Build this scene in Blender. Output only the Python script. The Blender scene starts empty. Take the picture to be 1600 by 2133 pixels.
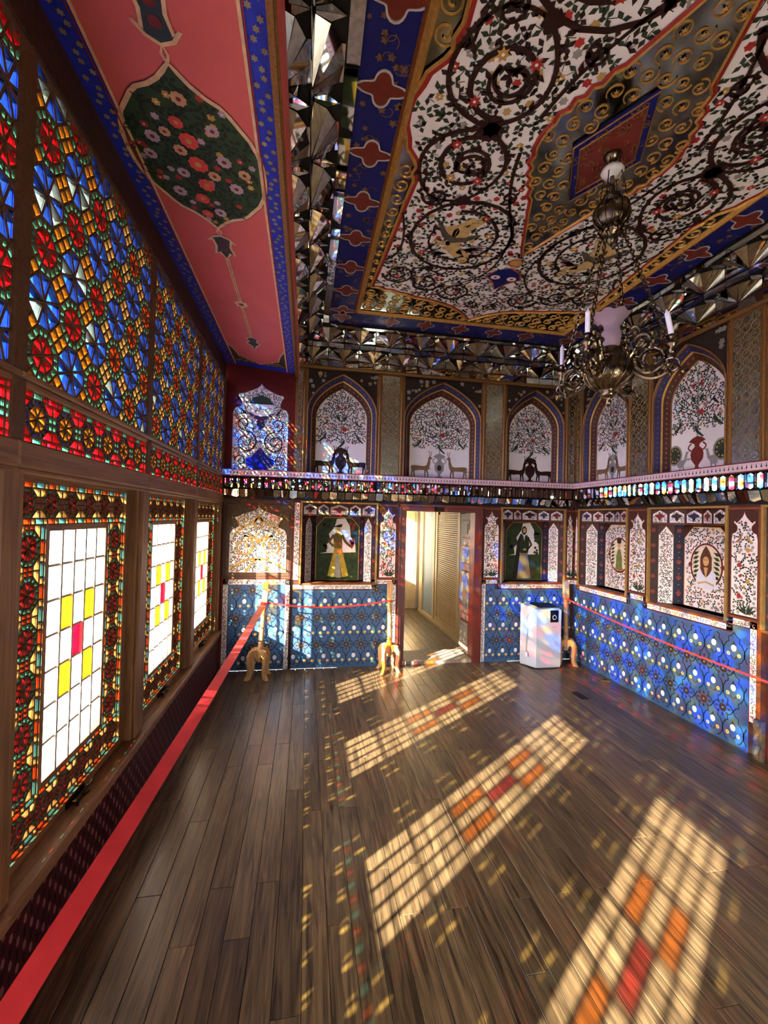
import bpy, math, random
from mathutils import Vector, Matrix
from math import sin, cos, pi, radians as rad

sc = bpy.context.scene
# ------------------------------------------------------------------ camera, world, sun, exposure
cd = bpy.data.cameras.new('camera'); cam = bpy.data.objects.new('camera', cd)
sc.collection.objects.link(cam); sc.camera = cam
cd.sensor_fit = 'HORIZONTAL'; cd.sensor_width = 36; cd.lens = 36 * 900 / 1600
cd.clip_start = 0.02; cd.clip_end = 500
ya, pi_, ro = rad(10.18), rad(0.788), rad(1.444)
fw = Vector((sin(ya) * cos(pi_), cos(ya) * cos(pi_), sin(pi_)))
rt = Vector((cos(ya), -sin(ya), 0)); up = rt.cross(fw)
rr = cos(ro) * rt + sin(ro) * up; uu = -sin(ro) * rt + cos(ro) * up
cam.matrix_world = Matrix((( rr.x, uu.x, -fw.x, 0), (rr.y, uu.y, -fw.y, 0), (rr.z, uu.z, -fw.z, 1.65), (0, 0, 0, 1)))

SUN = Vector((1.98, 1.44, -1.0)).normalized()
w = bpy.data.worlds.new('sky'); sc.world = w; w.use_nodes = True
nt = w.node_tree; bg = nt.nodes['Background']
sky = nt.nodes.new('ShaderNodeTexSky'); sky.sky_type = 'NISHITA'; sky.sun_disc = False
sky.sun_elevation = rad(22); sky.sun_rotation = math.atan2(-1.98, -1.44); sky.altitude = 700
sky.air_density = 1.0; sky.dust_density = 3.0; sky.ozone_density = 1.0
hsn = nt.nodes.new('ShaderNodeHueSaturation'); hsn.inputs['Saturation'].default_value = 0.4
nt.links.new(sky.outputs[0], hsn.inputs['Color']); nt.links.new(hsn.outputs[0], bg.inputs[0]); bg.inputs[1].default_value = 2.4
sl = bpy.data.lights.new('sun', 'SUN'); so = bpy.data.objects.new('sun', sl); sc.collection.objects.link(so)
sl.energy = 56.0; sl.angle = rad(0.6); sl.color = (1.0, 0.93, 0.80)
so.rotation_euler = SUN.to_track_quat('-Z', 'Y').to_euler(); so.location = (-12, -8, 8)
sc.view_settings.view_transform = 'Standard'; sc.view_settings.look = 'None'
sc.view_settings.gamma = 1.0; sc.view_settings.use_curve_mapping = False
sc.view_settings.exposure = 0.38
sc.cycles.max_bounces = 7; sc.cycles.diffuse_bounces = 4; sc.cycles.glossy_bounces = 4
sc.cycles.transparent_max_bounces = 12; sc.cycles.caustics_reflective = False; sc.cycles.caustics_refractive = False
sc.cycles.sample_clamp_indirect = 6.0; sc.cycles.adaptive_threshold = .06; sc.cycles.adaptive_min_samples = 20

# ------------------------------------------------------------------ helpers
COL = sc.collection
WM = {}
def lin(h):
    h = h.lstrip('#'); out = []
    for i in (0, 2, 4):
        c = int(h[i:i + 2], 16) / 255; out.append(c / 12.92 if c < .04045 else ((c + .055) / 1.055) ** 2.4)
    return out
MATS = {}
def M(name, hx='#888888', rough=.6, metal=0., var=.16, scale=25., bump=0., spec=.22, coat=0.):
    if name in MATS: return MATS[name]
    m = bpy.data.materials.new(name); m.use_nodes = True; t = m.node_tree; b = t.nodes['Principled BSDF']
    c = lin(hx)
    b.inputs['Roughness'].default_value = rough; b.inputs['Metallic'].default_value = metal
    b.inputs['Specular IOR Level'].default_value = spec; b.inputs['Coat Weight'].default_value = coat
    b.inputs['Coat Roughness'].default_value = .12
    if var:
        tc = t.nodes.new('ShaderNodeTexCoord'); nz = t.nodes.new('ShaderNodeTexNoise')
        nz.inputs['Scale'].default_value = scale; nz.inputs['Detail'].default_value = 3
        t.links.new(tc.outputs['Object'], nz.inputs['Vector'])
        r = t.nodes.new('ShaderNodeValToRGB'); r.color_ramp.elements[0].position = .3; r.color_ramp.elements[1].position = .7
        r.color_ramp.elements[0].color = [x * (1 - var) for x in c] + [1]
        r.color_ramp.elements[1].color = [min(1, x * (1 + var)) for x in c] + [1]
        t.links.new(nz.outputs[0], r.inputs[0]); t.links.new(r.outputs[0], b.inputs['Base Color'])
        if bump:
            bp = t.nodes.new('ShaderNodeBump'); bp.inputs['Strength'].default_value = bump; bp.inputs['Distance'].default_value = .004
            t.links.new(nz.outputs[0], bp.inputs['Height']); t.links.new(bp.outputs[0], b.inputs['Normal'])
    else: b.inputs['Base Color'].default_value = c + [1]
    MATS[name] = m; return m
def wood(name, h1, h2, rough=.45, axis=1, sc_=(28, 28, 28), rnd=0., bump=.15, coat=0.):
    if name in MATS: return MATS[name]
    m = bpy.data.materials.new(name); m.use_nodes = True; t = m.node_tree; b = t.nodes['Principled BSDF']
    L = t.links.new; N = t.nodes.new
    tc = N('ShaderNodeTexCoord'); mp = N('ShaderNodeMapping'); s = list(sc_); s[axis] = sc_[axis] * .055
    mp.inputs['Scale'].default_value = s; L(tc.outputs['Object'], mp.inputs['Vector'])
    oi = N('ShaderNodeObjectInfo')
    vm = N('ShaderNodeVectorMath'); vm.operation = 'SCALE'; vm.inputs[0].default_value = (37, 53, 71); L(oi.outputs['Random'], vm.inputs['Scale'])
    va = N('ShaderNodeVectorMath'); va.operation = 'ADD'; L(mp.outputs[0], va.inputs[0]); L(vm.outputs[0], va.inputs[1])
    nz = N('ShaderNodeTexNoise'); nz.inputs['Scale'].default_value = 1.6; nz.inputs['Detail'].default_value = 6; nz.inputs['Distortion'].default_value = 1.1
    L(va.outputs[0], nz.inputs['Vector'])
    r = N('ShaderNodeValToRGB'); r.color_ramp.elements[0].position = .32; r.color_ramp.elements[1].position = .68
    r.color_ramp.elements[0].color = lin(h1) + [1]; r.color_ramp.elements[1].color = lin(h2) + [1]
    L(nz.outputs[0], r.inputs[0]); out = r.outputs[0]
    if rnd:
        mr = N('ShaderNodeMapRange'); mr.inputs[3].default_value = 1 - rnd; mr.inputs[4].default_value = 1 + rnd; L(oi.outputs['Random'], mr.inputs[0])
        hv = N('ShaderNodeHueSaturation'); L(mr.outputs[0], hv.inputs['Value']); L(out, hv.inputs['Color']); out = hv.outputs[0]
    L(out, b.inputs['Base Color']); b.inputs['Roughness'].default_value = rough; b.inputs['Coat Weight'].default_value = coat
    b.inputs['Coat Roughness'].default_value = .2
    if bump:
        bp = N('ShaderNodeBump'); bp.inputs['Strength'].default_value = bump; bp.inputs['Distance'].default_value = .002
        L(nz.outputs[0], bp.inputs['Height']); L(bp.outputs[0], b.inputs['Normal'])
    MATS[name] = m; return m
def glass(name, hx, refl=.05, rough=.03, clear=0.):
    if name in MATS: return MATS[name]
    m = bpy.data.materials.new(name); m.use_nodes = True; t = m.node_tree; t.nodes.remove(t.nodes['Principled BSDF'])
    out = t.nodes['Material Output']; tr = t.nodes.new('ShaderNodeBsdfTransparent'); gl = t.nodes.new('ShaderNodeBsdfGlossy')
    gl.inputs['Roughness'].default_value = rough; mx = t.nodes.new('ShaderNodeMixShader'); c = [x ** .5 for x in lin(hx)]   # two faces per pane
    oi = t.nodes.new('ShaderNodeObjectInfo'); tc = t.nodes.new('ShaderNodeTexCoord'); nz = t.nodes.new('ShaderNodeTexNoise'); nz.inputs['Scale'].default_value = 22
    nz.inputs['Detail'].default_value = 2
    t.links.new(tc.outputs['Object'], nz.inputs['Vector'])
    r = t.nodes.new('ShaderNodeValToRGB'); r.color_ramp.elements[0].position = .3; r.color_ramp.elements[1].position = .75
    v = .04 if clear else .15
    r.color_ramp.elements[0].color = [x * (1 - v) for x in c] + [1]; r.color_ramp.elements[1].color = [min(1, x * (1 + v) + .004) for x in c] + [1]
    t.links.new(nz.outputs[0], r.inputs[0]); t.links.new(r.outputs[0], tr.inputs[0])
    mx.inputs[0].default_value = refl
    t.links.new(tr.outputs[0], mx.inputs[1]); t.links.new(gl.outputs[0], mx.inputs[2]); t.links.new(mx.outputs[0], out.inputs[0])
    MATS[name] = m; return m

class F:
    """a plane frame: u, v in the plane, n out of it"""
    def __init__(s, O, U, V): s.O = Vector(O); s.U = Vector(U).normalized(); s.V = Vector(V).normalized(); s.N = s.U.cross(s.V)
    def __call__(s, u, v, n=0.): return s.O + s.U * u + s.V * v + s.N * n
    def sub(s, u, v, n=0., du=1., dn=0.):
        return F(s(u, v, n), s.U * du + s.N * dn, s.V)
    def mat(s, u=0, v=0, n=0): 
        o = s(u, v, n); return Matrix(((s.U.x, s.V.x, s.N.x, o.x), (s.U.y, s.V.y, s.N.y, o.y), (s.U.z, s.V.z, s.N.z, o.z), (0, 0, 0, 1)))
WF = F((0, 0, 0), (1, 0, 0), (0, 1, 0))

def reg(o, parent=None, mat=None):
    COL.objects.link(o); mw = mat or Matrix.Identity(4); WM[o.name] = mw
    o.matrix_basis = mw
    if parent is not None:
        o.parent = parent; o.matrix_parent_inverse = WM[parent.name].inverted()
    return o
def tag(o, label=None, cat=None, group=None, kind=None):
    if label: o['label'] = label
    if cat: o['category'] = cat
    if group: o['group'] = group
    if kind: o['kind'] = kind
    return o
def empty(name, loc=(0, 0, 0), label=None, cat=None, group=None, kind=None, parent=None):
    o = bpy.data.objects.new(name, None); o.empty_display_size = .1
    reg(o, parent, Matrix.Translation(loc)); return tag(o, label, cat, group, kind)

LAY = .0009
class MB:
    def __init__(s): s.v = []; s.f = []; s.m = []; s.mats = []
    def mi(s, mat):
        if mat not in s.mats: s.mats.append(mat)
        return s.mats.index(mat)
    def face(s, pts, mat):
        i = len(s.v); s.v.extend(tuple(p) for p in pts); s.f.append(tuple(range(i, i + len(pts)))); s.m.append(s.mi(mat))
    def mesh(s, name, smooth=False):
        me = bpy.data.meshes.new(name); me.from_pydata(s.v, [], s.f)
        for m in s.mats: me.materials.append(m)
        me.polygons.foreach_set('material_index', s.m)
        if smooth: me.polygons.foreach_set('use_smooth', [True] * len(s.f))
        me.update(); return me
    def obj(s, name, parent=None, kind=None, label=None, cat=None, group=None, smooth=False, origin=None):
        if origin is not None:
            o = Vector(origin); s.v = [tuple(Vector(p) - o) for p in s.v]
        ob = bpy.data.objects.new(name, s.mesh(name, smooth))
        reg(ob, parent, Matrix.Translation(origin) if origin is not None else None)
        return tag(ob, label, cat, group, kind)
    # ---- solids
    def box(s, f, u0, u1, v0, v1, n0, n1, mat):
        P = [f(u, v, n) for n in (n0, n1) for v in (v0, v1) for u in (u0, u1)]; i = len(s.v); s.v.extend(tuple(p) for p in P); k = s.mi(mat)
        for q in ((0, 2, 3, 1), (4, 5, 7, 6), (0, 1, 5, 4), (2, 6, 7, 3), (0, 4, 6, 2), (1, 3, 7, 5)):
            s.f.append(tuple(i + x for x in q)); s.m.append(k)
    def prism(s, f, pts, n0, n1, mat, cap=True):
        n = len(pts); i = len(s.v); s.v.extend(tuple(f(u, v, n0)) for u, v in pts); s.v.extend(tuple(f(u, v, n1)) for u, v in pts); k = s.mi(mat)
        if cap: s.f.append(tuple(i + n + j for j in range(n))); s.m.append(k); s.f.append(tuple(i + j for j in reversed(range(n)))); s.m.append(k)
        for j in range(n):
            a, b = i + j, i + (j + 1) % n; s.f.append((a, b, b + n, a + n)); s.m.append(k)
    def tube(s, pts, r, mat, n=6, closed=False):
        pts = [Vector(p) for p in pts]; L = len(pts); k = s.mi(mat); base = len(s.v); prev = None
        for j, p in enumerate(pts):
            a = pts[j - 1] if j or closed else p; b = pts[(j + 1) % L] if j < L - 1 or closed else p
            d = (b - a).normalized() if (b - a).length > 1e-9 else Vector((0, 0, 1))
            if prev is None: x = d.orthogonal().normalized()
            else:
                x = prev - d * prev.dot(d); x = x.normalized() if x.length > 1e-6 else d.orthogonal().normalized()
            prev = x; y = d.cross(x); rj = r[j] if isinstance(r, (list, tuple)) else r
            for q in range(n):
                t = 2 * pi * q / n; s.v.append(tuple(p + (x * cos(t) + y * sin(t)) * rj))
        for j in range(L if closed else L - 1):
            for q in range(n):
                a = base + j * n + q; b = base + j * n + (q + 1) % n; c = base + ((j + 1) % L) * n
                s.f.append((a, b, c + (q + 1) % n, c + q)); s.m.append(k)
        if not closed:
            s.f.append(tuple(base + q for q in reversed(range(n)))); s.m.append(k)
            s.f.append(tuple(base + (L - 1) * n + q for q in range(n))); s.m.append(k)
    def lathe(s, c, prof, mat, n=20, f=None):
        f = f or F(c, (1, 0, 0), (0, 1, 0)); base = len(s.v); k = s.mi(mat)
        for r, z in prof:
            for q in range(n): s.v.append(tuple(f(r * cos(2 * pi * q / n), r * sin(2 * pi * q / n), z)))
        for j in range(len(prof) - 1):
            for q in range(n):
                a = base + j * n; b = (q + 1) % n
                s.f.append((a + q, a + b, a + n + b, a + n + q)); s.m.append(k)
        s.f.append(tuple(base + q for q in reversed(range(n)))); s.m.append(k)
        s.f.append(tuple(base + (len(prof) - 1) * n + q for q in range(n))); s.m.append(k)
    # ---- paint: flat shapes a hair above the plane
    def poly(s, f, pts, mat, lay=1): s.face([f(u, v, lay * LAY) for u, v in pts], mat)
    def rib(s, f, pts, w, mat, lay=1, closed=False, up=0.):
        L = len(pts); k = s.mi(mat); base = len(s.v); h = lay * LAY + up
        for j, (x, y) in enumerate(pts):
            a = pts[j - 1] if j or closed else pts[j]; b = pts[(j + 1) % L] if j < L - 1 or closed else pts[j]
            dx, dy = b[0] - a[0], b[1] - a[1]; l = math.hypot(dx, dy) or 1; ww = (w[j] if isinstance(w, (list, tuple)) else w) / 2
            s.v.append(tuple(f(x - dy / l * ww, y + dx / l * ww, h if not up else lay * LAY)))
            if up: s.v.append(tuple(f(x, y, h)))
            s.v.append(tuple(f(x + dy / l * ww, y - dx / l * ww, h if not up else lay * LAY)))
        q = 3 if up else 2
        for j in range(L if closed else L - 1):
            a = base + j * q; b = base + ((j + 1) % L) * q
            for t in range(q - 1): s.f.append((a + t, a + t + 1, b + t + 1, b + t)); s.m.append(k)
    def disc(s, f, c, r, mat, lay=1, n=8, ry=None, a=0.):
        ry = ry or r; ca, sa = cos(a), sin(a)
        s.poly(f, [(c[0] + r * cos(2 * pi * j / n) * ca - ry * sin(2 * pi * j / n) * sa, c[1] + r * cos(2 * pi * j / n) * sa + ry * sin(2 * pi * j / n) * ca) for j in range(n)], mat, lay)
    def leaf(s, f, c, a, l, w, mat, lay=1):
        x, y = c; ca, sa = cos(a), sin(a)
        s.poly(f, [(x, y), (x + ca * l * .45 - sa * w / 2, y + sa * l * .45 + ca * w / 2), (x + ca * l, y + sa * l), (x + ca * l * .45 + sa * w / 2, y + sa * l * .45 - ca * w / 2)], mat, lay)
    def star(s, f, c, r, mat, lay=1, n=8, q=.6, a=0.):
        s.poly(f, [(c[0] + r * (1 if j % 2 == 0 else q) * cos(a + pi * j / n), c[1] + r * (1 if j % 2 == 0 else q) * sin(a + pi * j / n)) for j in range(2 * n)], mat, lay)

def inside(p, poly):
    x, y = p; r = False; j = len(poly) - 1
    for i in range(len(poly)):
        xi, yi = poly[i]; xj, yj = poly[j]
        if (yi > y) != (yj > y) and x < (xj - xi) * (y - yi) / (yj - yi) + xi: r = not r
        j = i
    return r
def clip(poly, u0, u1, v0, v1):
    for ax, lim, sg in ((0, u0, 1), (0, u1, -1), (1, v0, 1), (1, v1, -1)):
        out = []
        for i in range(len(poly)):
            a, b = poly[i - 1], poly[i]; da, db = (a[ax] - lim) * sg, (b[ax] - lim) * sg
            if (da >= 0) != (db >= 0):
                t = da / (da - db); out.append((a[0] + (b[0] - a[0]) * t, a[1] + (b[1] - a[1]) * t))
            if db >= 0: out.append(b)
        poly = out
        if not poly: return []
    return poly
def area(p): return sum(p[i - 1][0] * p[i][1] - p[i][0] * p[i - 1][1] for i in range(len(p))) / 2
def inset(p, d):
    if area(p) < 0: p = p[::-1]
    q = [p[i] for i in range(len(p)) if math.dist(p[i], p[i - 1]) > 1e-5]; n = len(q); out = []
    if n < 3: return None
    for i in range(n):
        a, b, c = q[i - 1], q[i], q[(i + 1) % n]
        d1 = (b[0] - a[0], b[1] - a[1]); d2 = (c[0] - b[0], c[1] - b[1]); l1 = math.hypot(*d1); l2 = math.hypot(*d2)
        n1 = (-d1[1] / l1, d1[0] / l1); n2 = (-d2[1] / l2, d2[0] / l2); k = 1 + n1[0] * n2[0] + n1[1] * n2[1]
        if k < .15: k = .15
        out.append((b[0] + (n1[0] + n2[0]) * d / k, b[1] + (n1[1] + n2[1]) * d / k))
    A = area(out)
    if A < 9e-6 or A > area(q): return None
    return q, out
def bez(a, b, c, d, n=8):
    return [tuple((1 - t) ** 3 * a[i] + 3 * (1 - t) ** 2 * t * b[i] + 3 * (1 - t) * t * t * c[i] + t ** 3 * d[i] for i in (0, 1)) for t in [k / n for k in range(n + 1)]]
def spiral(c, r, a0, turns, dr=1, rmin=.2, n=None):
    n = n or int(16 * turns) + 4
    return [(c[0] + r * (1 - (1 - rmin) * k / n) * cos(a0 + dr * 2 * pi * turns * k / n), c[1] + r * (1 - (1 - rmin) * k / n) * sin(a0 + dr * 2 * pi * turns * k / n)) for k in range(n + 1)]
def taper(n, a, b): return [a + (b - a) * k / max(1, n - 1) for k in range(n)]

# ------------------------------------------------------------------ palette
WHITE = M('painted plaster white', '#e2dad6', .5, var=.05, scale=8)
DARK = M('paint dark brown', '#2c211c', .6); DGREEN = M('paint dark green', '#2e3a2a', .6); GREY = M('paint grey', '#8d8780', .6)
RED = M('paint red', '#9c2f27', .6); OCH = M('paint ochre', '#b58a42', .6); PINK = M('paint rose', '#b5736e', .6)
BROWN = M('painted brown ground', '#45261d', .5, scale=40); CHOC = M('scroll brown', '#2a130d', .5)
MAROON = M('maroon wall paint', '#5a1713', .5); NAVY = M('navy paint', '#11155c', .5); BLUE = M('royal blue paint', '#2433a8', .5)
DADO = M('dado blue paint', '#3b587e', .35, var=.12, scale=6); DPAT = M('dado brown paint', '#43301f', .45); DLINE = M('dado line', '#1f2a3c', .45)
LWHITE = M('flower white', '#d4d6e0', .5, var=.04); YEL = M('flower yellow', '#e2bd6c', .5); GREEN = M('medallion green', '#27401f', .5)
SOFF = M('rose red plaster', '#cf5f58', .5, var=.05, scale=4); CREAM = M('cream outline', '#d8b083', .5)
GOLD = M('gilded plaster', '#b98c46', .38, .35, var=.2, scale=60, bump=.2); GOLDD = M('gilded moulding', '#80592f', .42, .25, var=.25, scale=80, bump=.3)
TRIM = M('painted brown moulding', '#7a4426', .45, .1, var=.25, scale=50); REDT = M('red line', '#8d231b', .5)
MIRROR = M('mirror glass', '#dfe1de', .03, 1., var=.06, scale=12); MIRD = M('old mirror', '#b4b4aa', .26, 1., var=.3, scale=30)
MIRC = M('ceiling mirror', '#7d8379', .12, 1., var=.35, scale=14); BLACK = M('mirror joint', '#15130f', .7); PURP = M('violet paint', '#2f2a4a', .5); BRICK = M('crimson pattern', '#6a2620', .5)
SKIN = M('painted skin', '#c79f6a', .6); TAN = M('painted tan', '#a98a50', .6)
FRAMEW = wood('window timber', '#644529', '#926a45', .45, 1); FRAMEV = wood('window timber upright', '#644529', '#926a45', .45, 2)
LATT = M('lattice wood', '#5a3e2b', .5, var=.25, scale=60); BEAM = M('carved beam', '#3a2418', .55, var=.35, scale=45, bump=.8)
FLOORW = wood('walnut plank', '#33281c', '#7a6243', .32, 1, (36, 36, 36), .26, .05, .12)
PINE = wood('light pine', '#b3925f', '#cdb07c', .45, 2); PINEH = wood('pale turned wood', '#a87a48', '#c9a06a', .4, 2)
DOORW = wood('oxblood door timber', '#4b1c15', '#6d2a20', .4, 2); DOORH = wood('oxblood lintel', '#4b1c15', '#6d2a20', .4, 0)
G = dict(r=glass('ruby glass', '#ff1c34'), o=glass('orange glass', '#ff6426'), b=glass('cobalt glass', '#225aff'), l=glass('pale blue glass', '#8fd0ff'),
         y=glass('straw glass', '#fff2a0'), a=glass('amber glass', '#ffc040'), t=glass('teal glass', '#66ecd8'), d=glass('garnet glass', '#8a2028'),
         c=glass('sky glass', '#62d2ff'), A=glass('yellow pane glass', '#dc8a0c'), R=glass('red pane glass', '#b0041a'), k=glass('clear glass', '#f4f6f6', .06, .02, 1))
# ------------------------------------------------------------------ painted motifs
VINE = M('vine ochre', '#6d5138', .6); GOLDN = M('niche gilt', '#9c7a42', .45, .2); TRAC = M('dull gilt tracery', '#8d7448', .4, .4); INDIGO = M('dark indigo paint', '#15132a', .5)
def floral(mb, f, poly, sp=.028, lay=2, seed=1, dark=(DARK, DGREEN, DGREEN), pal=((GREY, .22), (RED, .05), (OCH, .05)), stems=True, hole=None):
    R = random.Random(seed); us = [p[0] for p in poly]; vs = [p[1] for p in poly]; v = min(vs) + sp * .5; row = 0
    m = sp * .42
    while v < max(vs):
        u = min(us) + sp * (.5 + .5 * (row % 2))
        while u < max(us):
            x = u + R.uniform(-.28, .28) * sp; y = v + R.uniform(-.28, .28) * sp; u += sp
            if not all(inside((x + a, y + b), poly) for a, b in ((m, 0), (-m, 0), (0, m), (0, -m))): continue
            if hole and inside((x, y), hole): continue
            t = R.random(); a = R.uniform(0, 2 * pi); acc = 0; hit = None
            for mt, pr in pal:
                acc += pr
                if t < acc: hit = mt; break
            if hit:
                mb.star(f, (x, y), sp * .4, hit, lay, 6, .72, a)
                if R.random() < .4: mb.disc(f, (x, y), sp * .1, WHITE, lay + 1, 5)
            else:
                d = dark[int(R.random() * len(dark))]; n = 3 if R.random() < .6 else 2
                for k in range(n): mb.leaf(f, (x, y), a + k * 2.1, sp * R.uniform(.58, .8), sp * .42, d, lay)
                if stems and R.random() < .4: mb.rib(f, [(x, y), (x + sp * .7 * cos(a + 1), y + sp * .7 * sin(a + 1))], sp * .06, DARK, lay)
        v += sp * .87; row += 1
def medal(u0, u1, v0, v1, kc=.86, kw=.72, kb=.6, wc=.84, ww=.7, nb=1.0):
    c = (u0 + u1) / 2; w = (u1 - u0) / 2; H = v1 - v0
    h = [(0, 1), (.05, .975), (.16, .945), (.36, .915), (.58, .885), (wc - .08, kc + .005), (wc, kc + .005), (wc + .02, kc - .02), (wc - .05, (kc + kw) / 2 + .02), (ww, kw + .03), (ww - .01, kw), (ww + .1, kw - .025), (.92, (kw + kb) / 2 + .01), (1, kb), (nb, 0)]
    return [(c + a * w, v0 + b * H) for a, b in h] + [(c - a * w, v0 + b * H) for a, b in reversed(h[1:])]
def scrollpair(mb, f, c, du, r, mat, w, lay, a0=0., turns=1.4):
    for s in (1, -1):
        sp = spiral((c[0] + s * du, c[1]), r, pi / 2 - s * (pi / 2 - a0) if s < 0 else a0, turns, s, .18)
        if s < 0: sp = [(2 * c[0] - x, y) for x, y in spiral((c[0] + du, c[1]), r, a0, turns, 1, .18)]
        mb.rib(f, sp, taper(len(sp), w, w * .5), mat, lay)
def sym(pts, c=0.): return pts + [(2 * c - x, y) for x, y in reversed(pts) if abs(x - c) > 1e-6]
def vase(mb, f, c, w, h, mat, lay=4, alt=None):
    u, v = c; P = [(.0, 0), (.35, 0), (.3, .06), (.12, .1), (.12, .16), (.42, .34), (.46, .5), (.36, .62), (.16, .7), (.2, .78), (.6, .86), (.34, .95), (0, 1)]
    mb.poly(f, sym([(u + a * w, v + b * h) for a, b in P], u), mat, lay)
    for s in (1, -1): mb.rib(f, [(u + s * w * (.4 + .22 * sin(t)), v + h * (.58 + .22 * t / pi)) for t in [k * pi / 6 for k in range(7)]], w * .09, mat, lay)
    if alt: mb.disc(f, (u, v + .42 * h), w * .22, alt, lay + 1, 10, h * .12)
def deer(mb, f, c, s, d, mat, lay=4):
    u, v = c; P = [(-.5, .5), (-.44, .6), (-.2, .6), (.12, .57), (.26, .62), (.33, .82), (.35, .98), (.41, 1.04), (.55, .97), (.56, .93), (.45, .9), (.44, .7), (.4, .5), (.33, .4), (.36, .2), (.37, 0), (.31, 0), (.3, .2), (.25, .36), (.23, .2), (.22, 0), (.17, 0), (.17, .2), (.15, .38), (-.2, .38), (-.3, .36), (-.3, .22), (-.27, 0), (-.32, 0), (-.36, .2), (-.38, .34), (-.42, .2), (-.42, 0), (-.47, 0), (-.47, .22), (-.46, .4)]
    mb.poly(f, [(u + d * a * s, v + b * s) for a, b in (P if d > 0 else P[::-1])], mat, lay)
    mb.rib(f, [(u + d * s * .4, v + s * 1.02), (u + d * s * .42, v + s * 1.16), (u + d * s * .36, v + s * 1.3)], s * .03, mat, lay)
    mb.rib(f, [(u + d * s * .44, v + s * 1.02), (u + d * s * .5, v + s * 1.15), (u + d * s * .48, v + s * 1.27)], s * .03, mat, lay)
def peacock(mb, f, c, s, d, lay=4):
    u, v = c; mb.disc(f, (u - d * s * .22, v + s * .62), s * .3, GREY, lay, 16, s * .36); mb.disc(f, (u - d * s * .22, v + s * .62), s * .24, DGREEN, lay + 1, 14, s * .3)
    for k in range(9): mb.disc(f, (u - d * s * .22 + s * .17 * cos(k * .7), v + s * (.62 + .22 * sin(k * .7))), s * .035, OCH, lay + 2, 6)
    mb.poly(f, [(u - d * s * .1, v + s * .2), (u + d * s * .1, v + s * .18), (u + d * s * .26, v + s * .4), (u + d * s * .3, v + s * .62), (u + d * s * .36, v + s * .7), (u + d * s * .24, v + s * .7), (u + d * s * .16, v + s * .45), (u - d * s * .1, v + s * .4)][::int(d)], GREY, lay + 3)
    for k in (0, .14): mb.rib(f, [(u + d * s * k, v + s * .22), (u + d * s * (k - .03), v)], s * .025, DARK, lay)
def bird(mb, f, c, s, d, mat, lay=6):
    u, v = c; P = [(-.6, -.5), (-.1, 0), (.1, .3), (.14, .42), (.26, .46), (.36, .4), (.28, .34), (.28, .1), (.12, -.12), (-.4, -.52)]
    mb.poly(f, [(u + d * a * s, v + b * s) for a, b in (P if d > 0 else P[::-1])], mat, lay)
def dots(mb, f, u0, u1, v, step, r, mat, lay=2, ry=None, n=6):
    k = int((u1 - u0) / step)
    for i in range(k): mb.disc(f, (u0 + (i + .5) * (u1 - u0) / k, v), r, mat, lay, n, ry)

# ------------------------------------------------------------------ room dimensions
XL, XR, YB, YR = -.87, 3.22, 4.77, -.69
ZC = 3.65
FB = F((0, YB, 0), (1, 0, 0), (0, 0, 1)); FR = F((XR, YB, 0), (0, -1, 0), (0, 0, 1)); FL = F((XL, 0, 0), (0, 1, 0), (0, 0, 1))
FC = F((1.53, 2.04, ZC), (1, 0, 0), (0, -1, 0))

# ------------------------------------------------------------------ floor
mb = MB(); mb.box(WF, -1.05, 3.5, YR - .3, YB + .01, -.12, -.02, BLACK); floor = mb.obj('floor', None, 'structure', 'dark brown varnished plank floor of the painted hall', 'floor')
PL = {}
def plank(parent, x, y, wd, ln):
    key = (round(wd, 3), round(ln, 3))
    if key not in PL:
        b = MB(); hw, hl, c, g = wd / 2 - .0008, ln / 2 - .0008, .0016, .0016
        lo = [(-hw, -hl, -.018), (hw, -hl, -.018), (hw, hl, -.018), (-hw, hl, -.018)]; mid = [(a, bb, -g) for a, bb, _ in lo]; tp = [(a * (1 - c / hw), bb * (1 - c / hl), 0) for a, bb, _ in lo]
        b.face(tp, FLOORW)
        for A, B in ((lo, mid), (mid, tp)):
            for k in range(4): b.face([A[k], A[(k + 1) % 4], B[(k + 1) % 4], B[k]], FLOORW)
        PL[key] = b.mesh('plank')
    return reg(bpy.data.objects.new('plank', PL[key]), parent, Matrix.Translation((x, y, 0)))
R = random.Random(5); nrow = 41; wd = (XR - XL) / nrow
rest = MB()
for i in range(nrow):
    x = XL + (i + .5) * wd; y = YB; first = R.choice([.35, .6, .9, 1.1])
    while y > .55:
        ln = first or 1.2; first = None; ln = min(ln, 1.2)
        plank(floor, x, y - ln / 2, wd, ln); y -= ln
    rest.box(WF, x - wd / 2 + .001, x + wd / 2 - .001, YR, y - .001, -.018, 0, FLOORW)
rest.obj('plank', floor, 'stuff')
mb = MB(); c0 = (2.6, 3.74)   # dark plank gap, laid on as a thin dark sheet
mb.box(WF, 2.58, 2.66, 3.66, 3.84, .0002, .0012, M('dark gap', '#1d1512', .4)); mb.obj('dark_plank_gap', floor)

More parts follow.
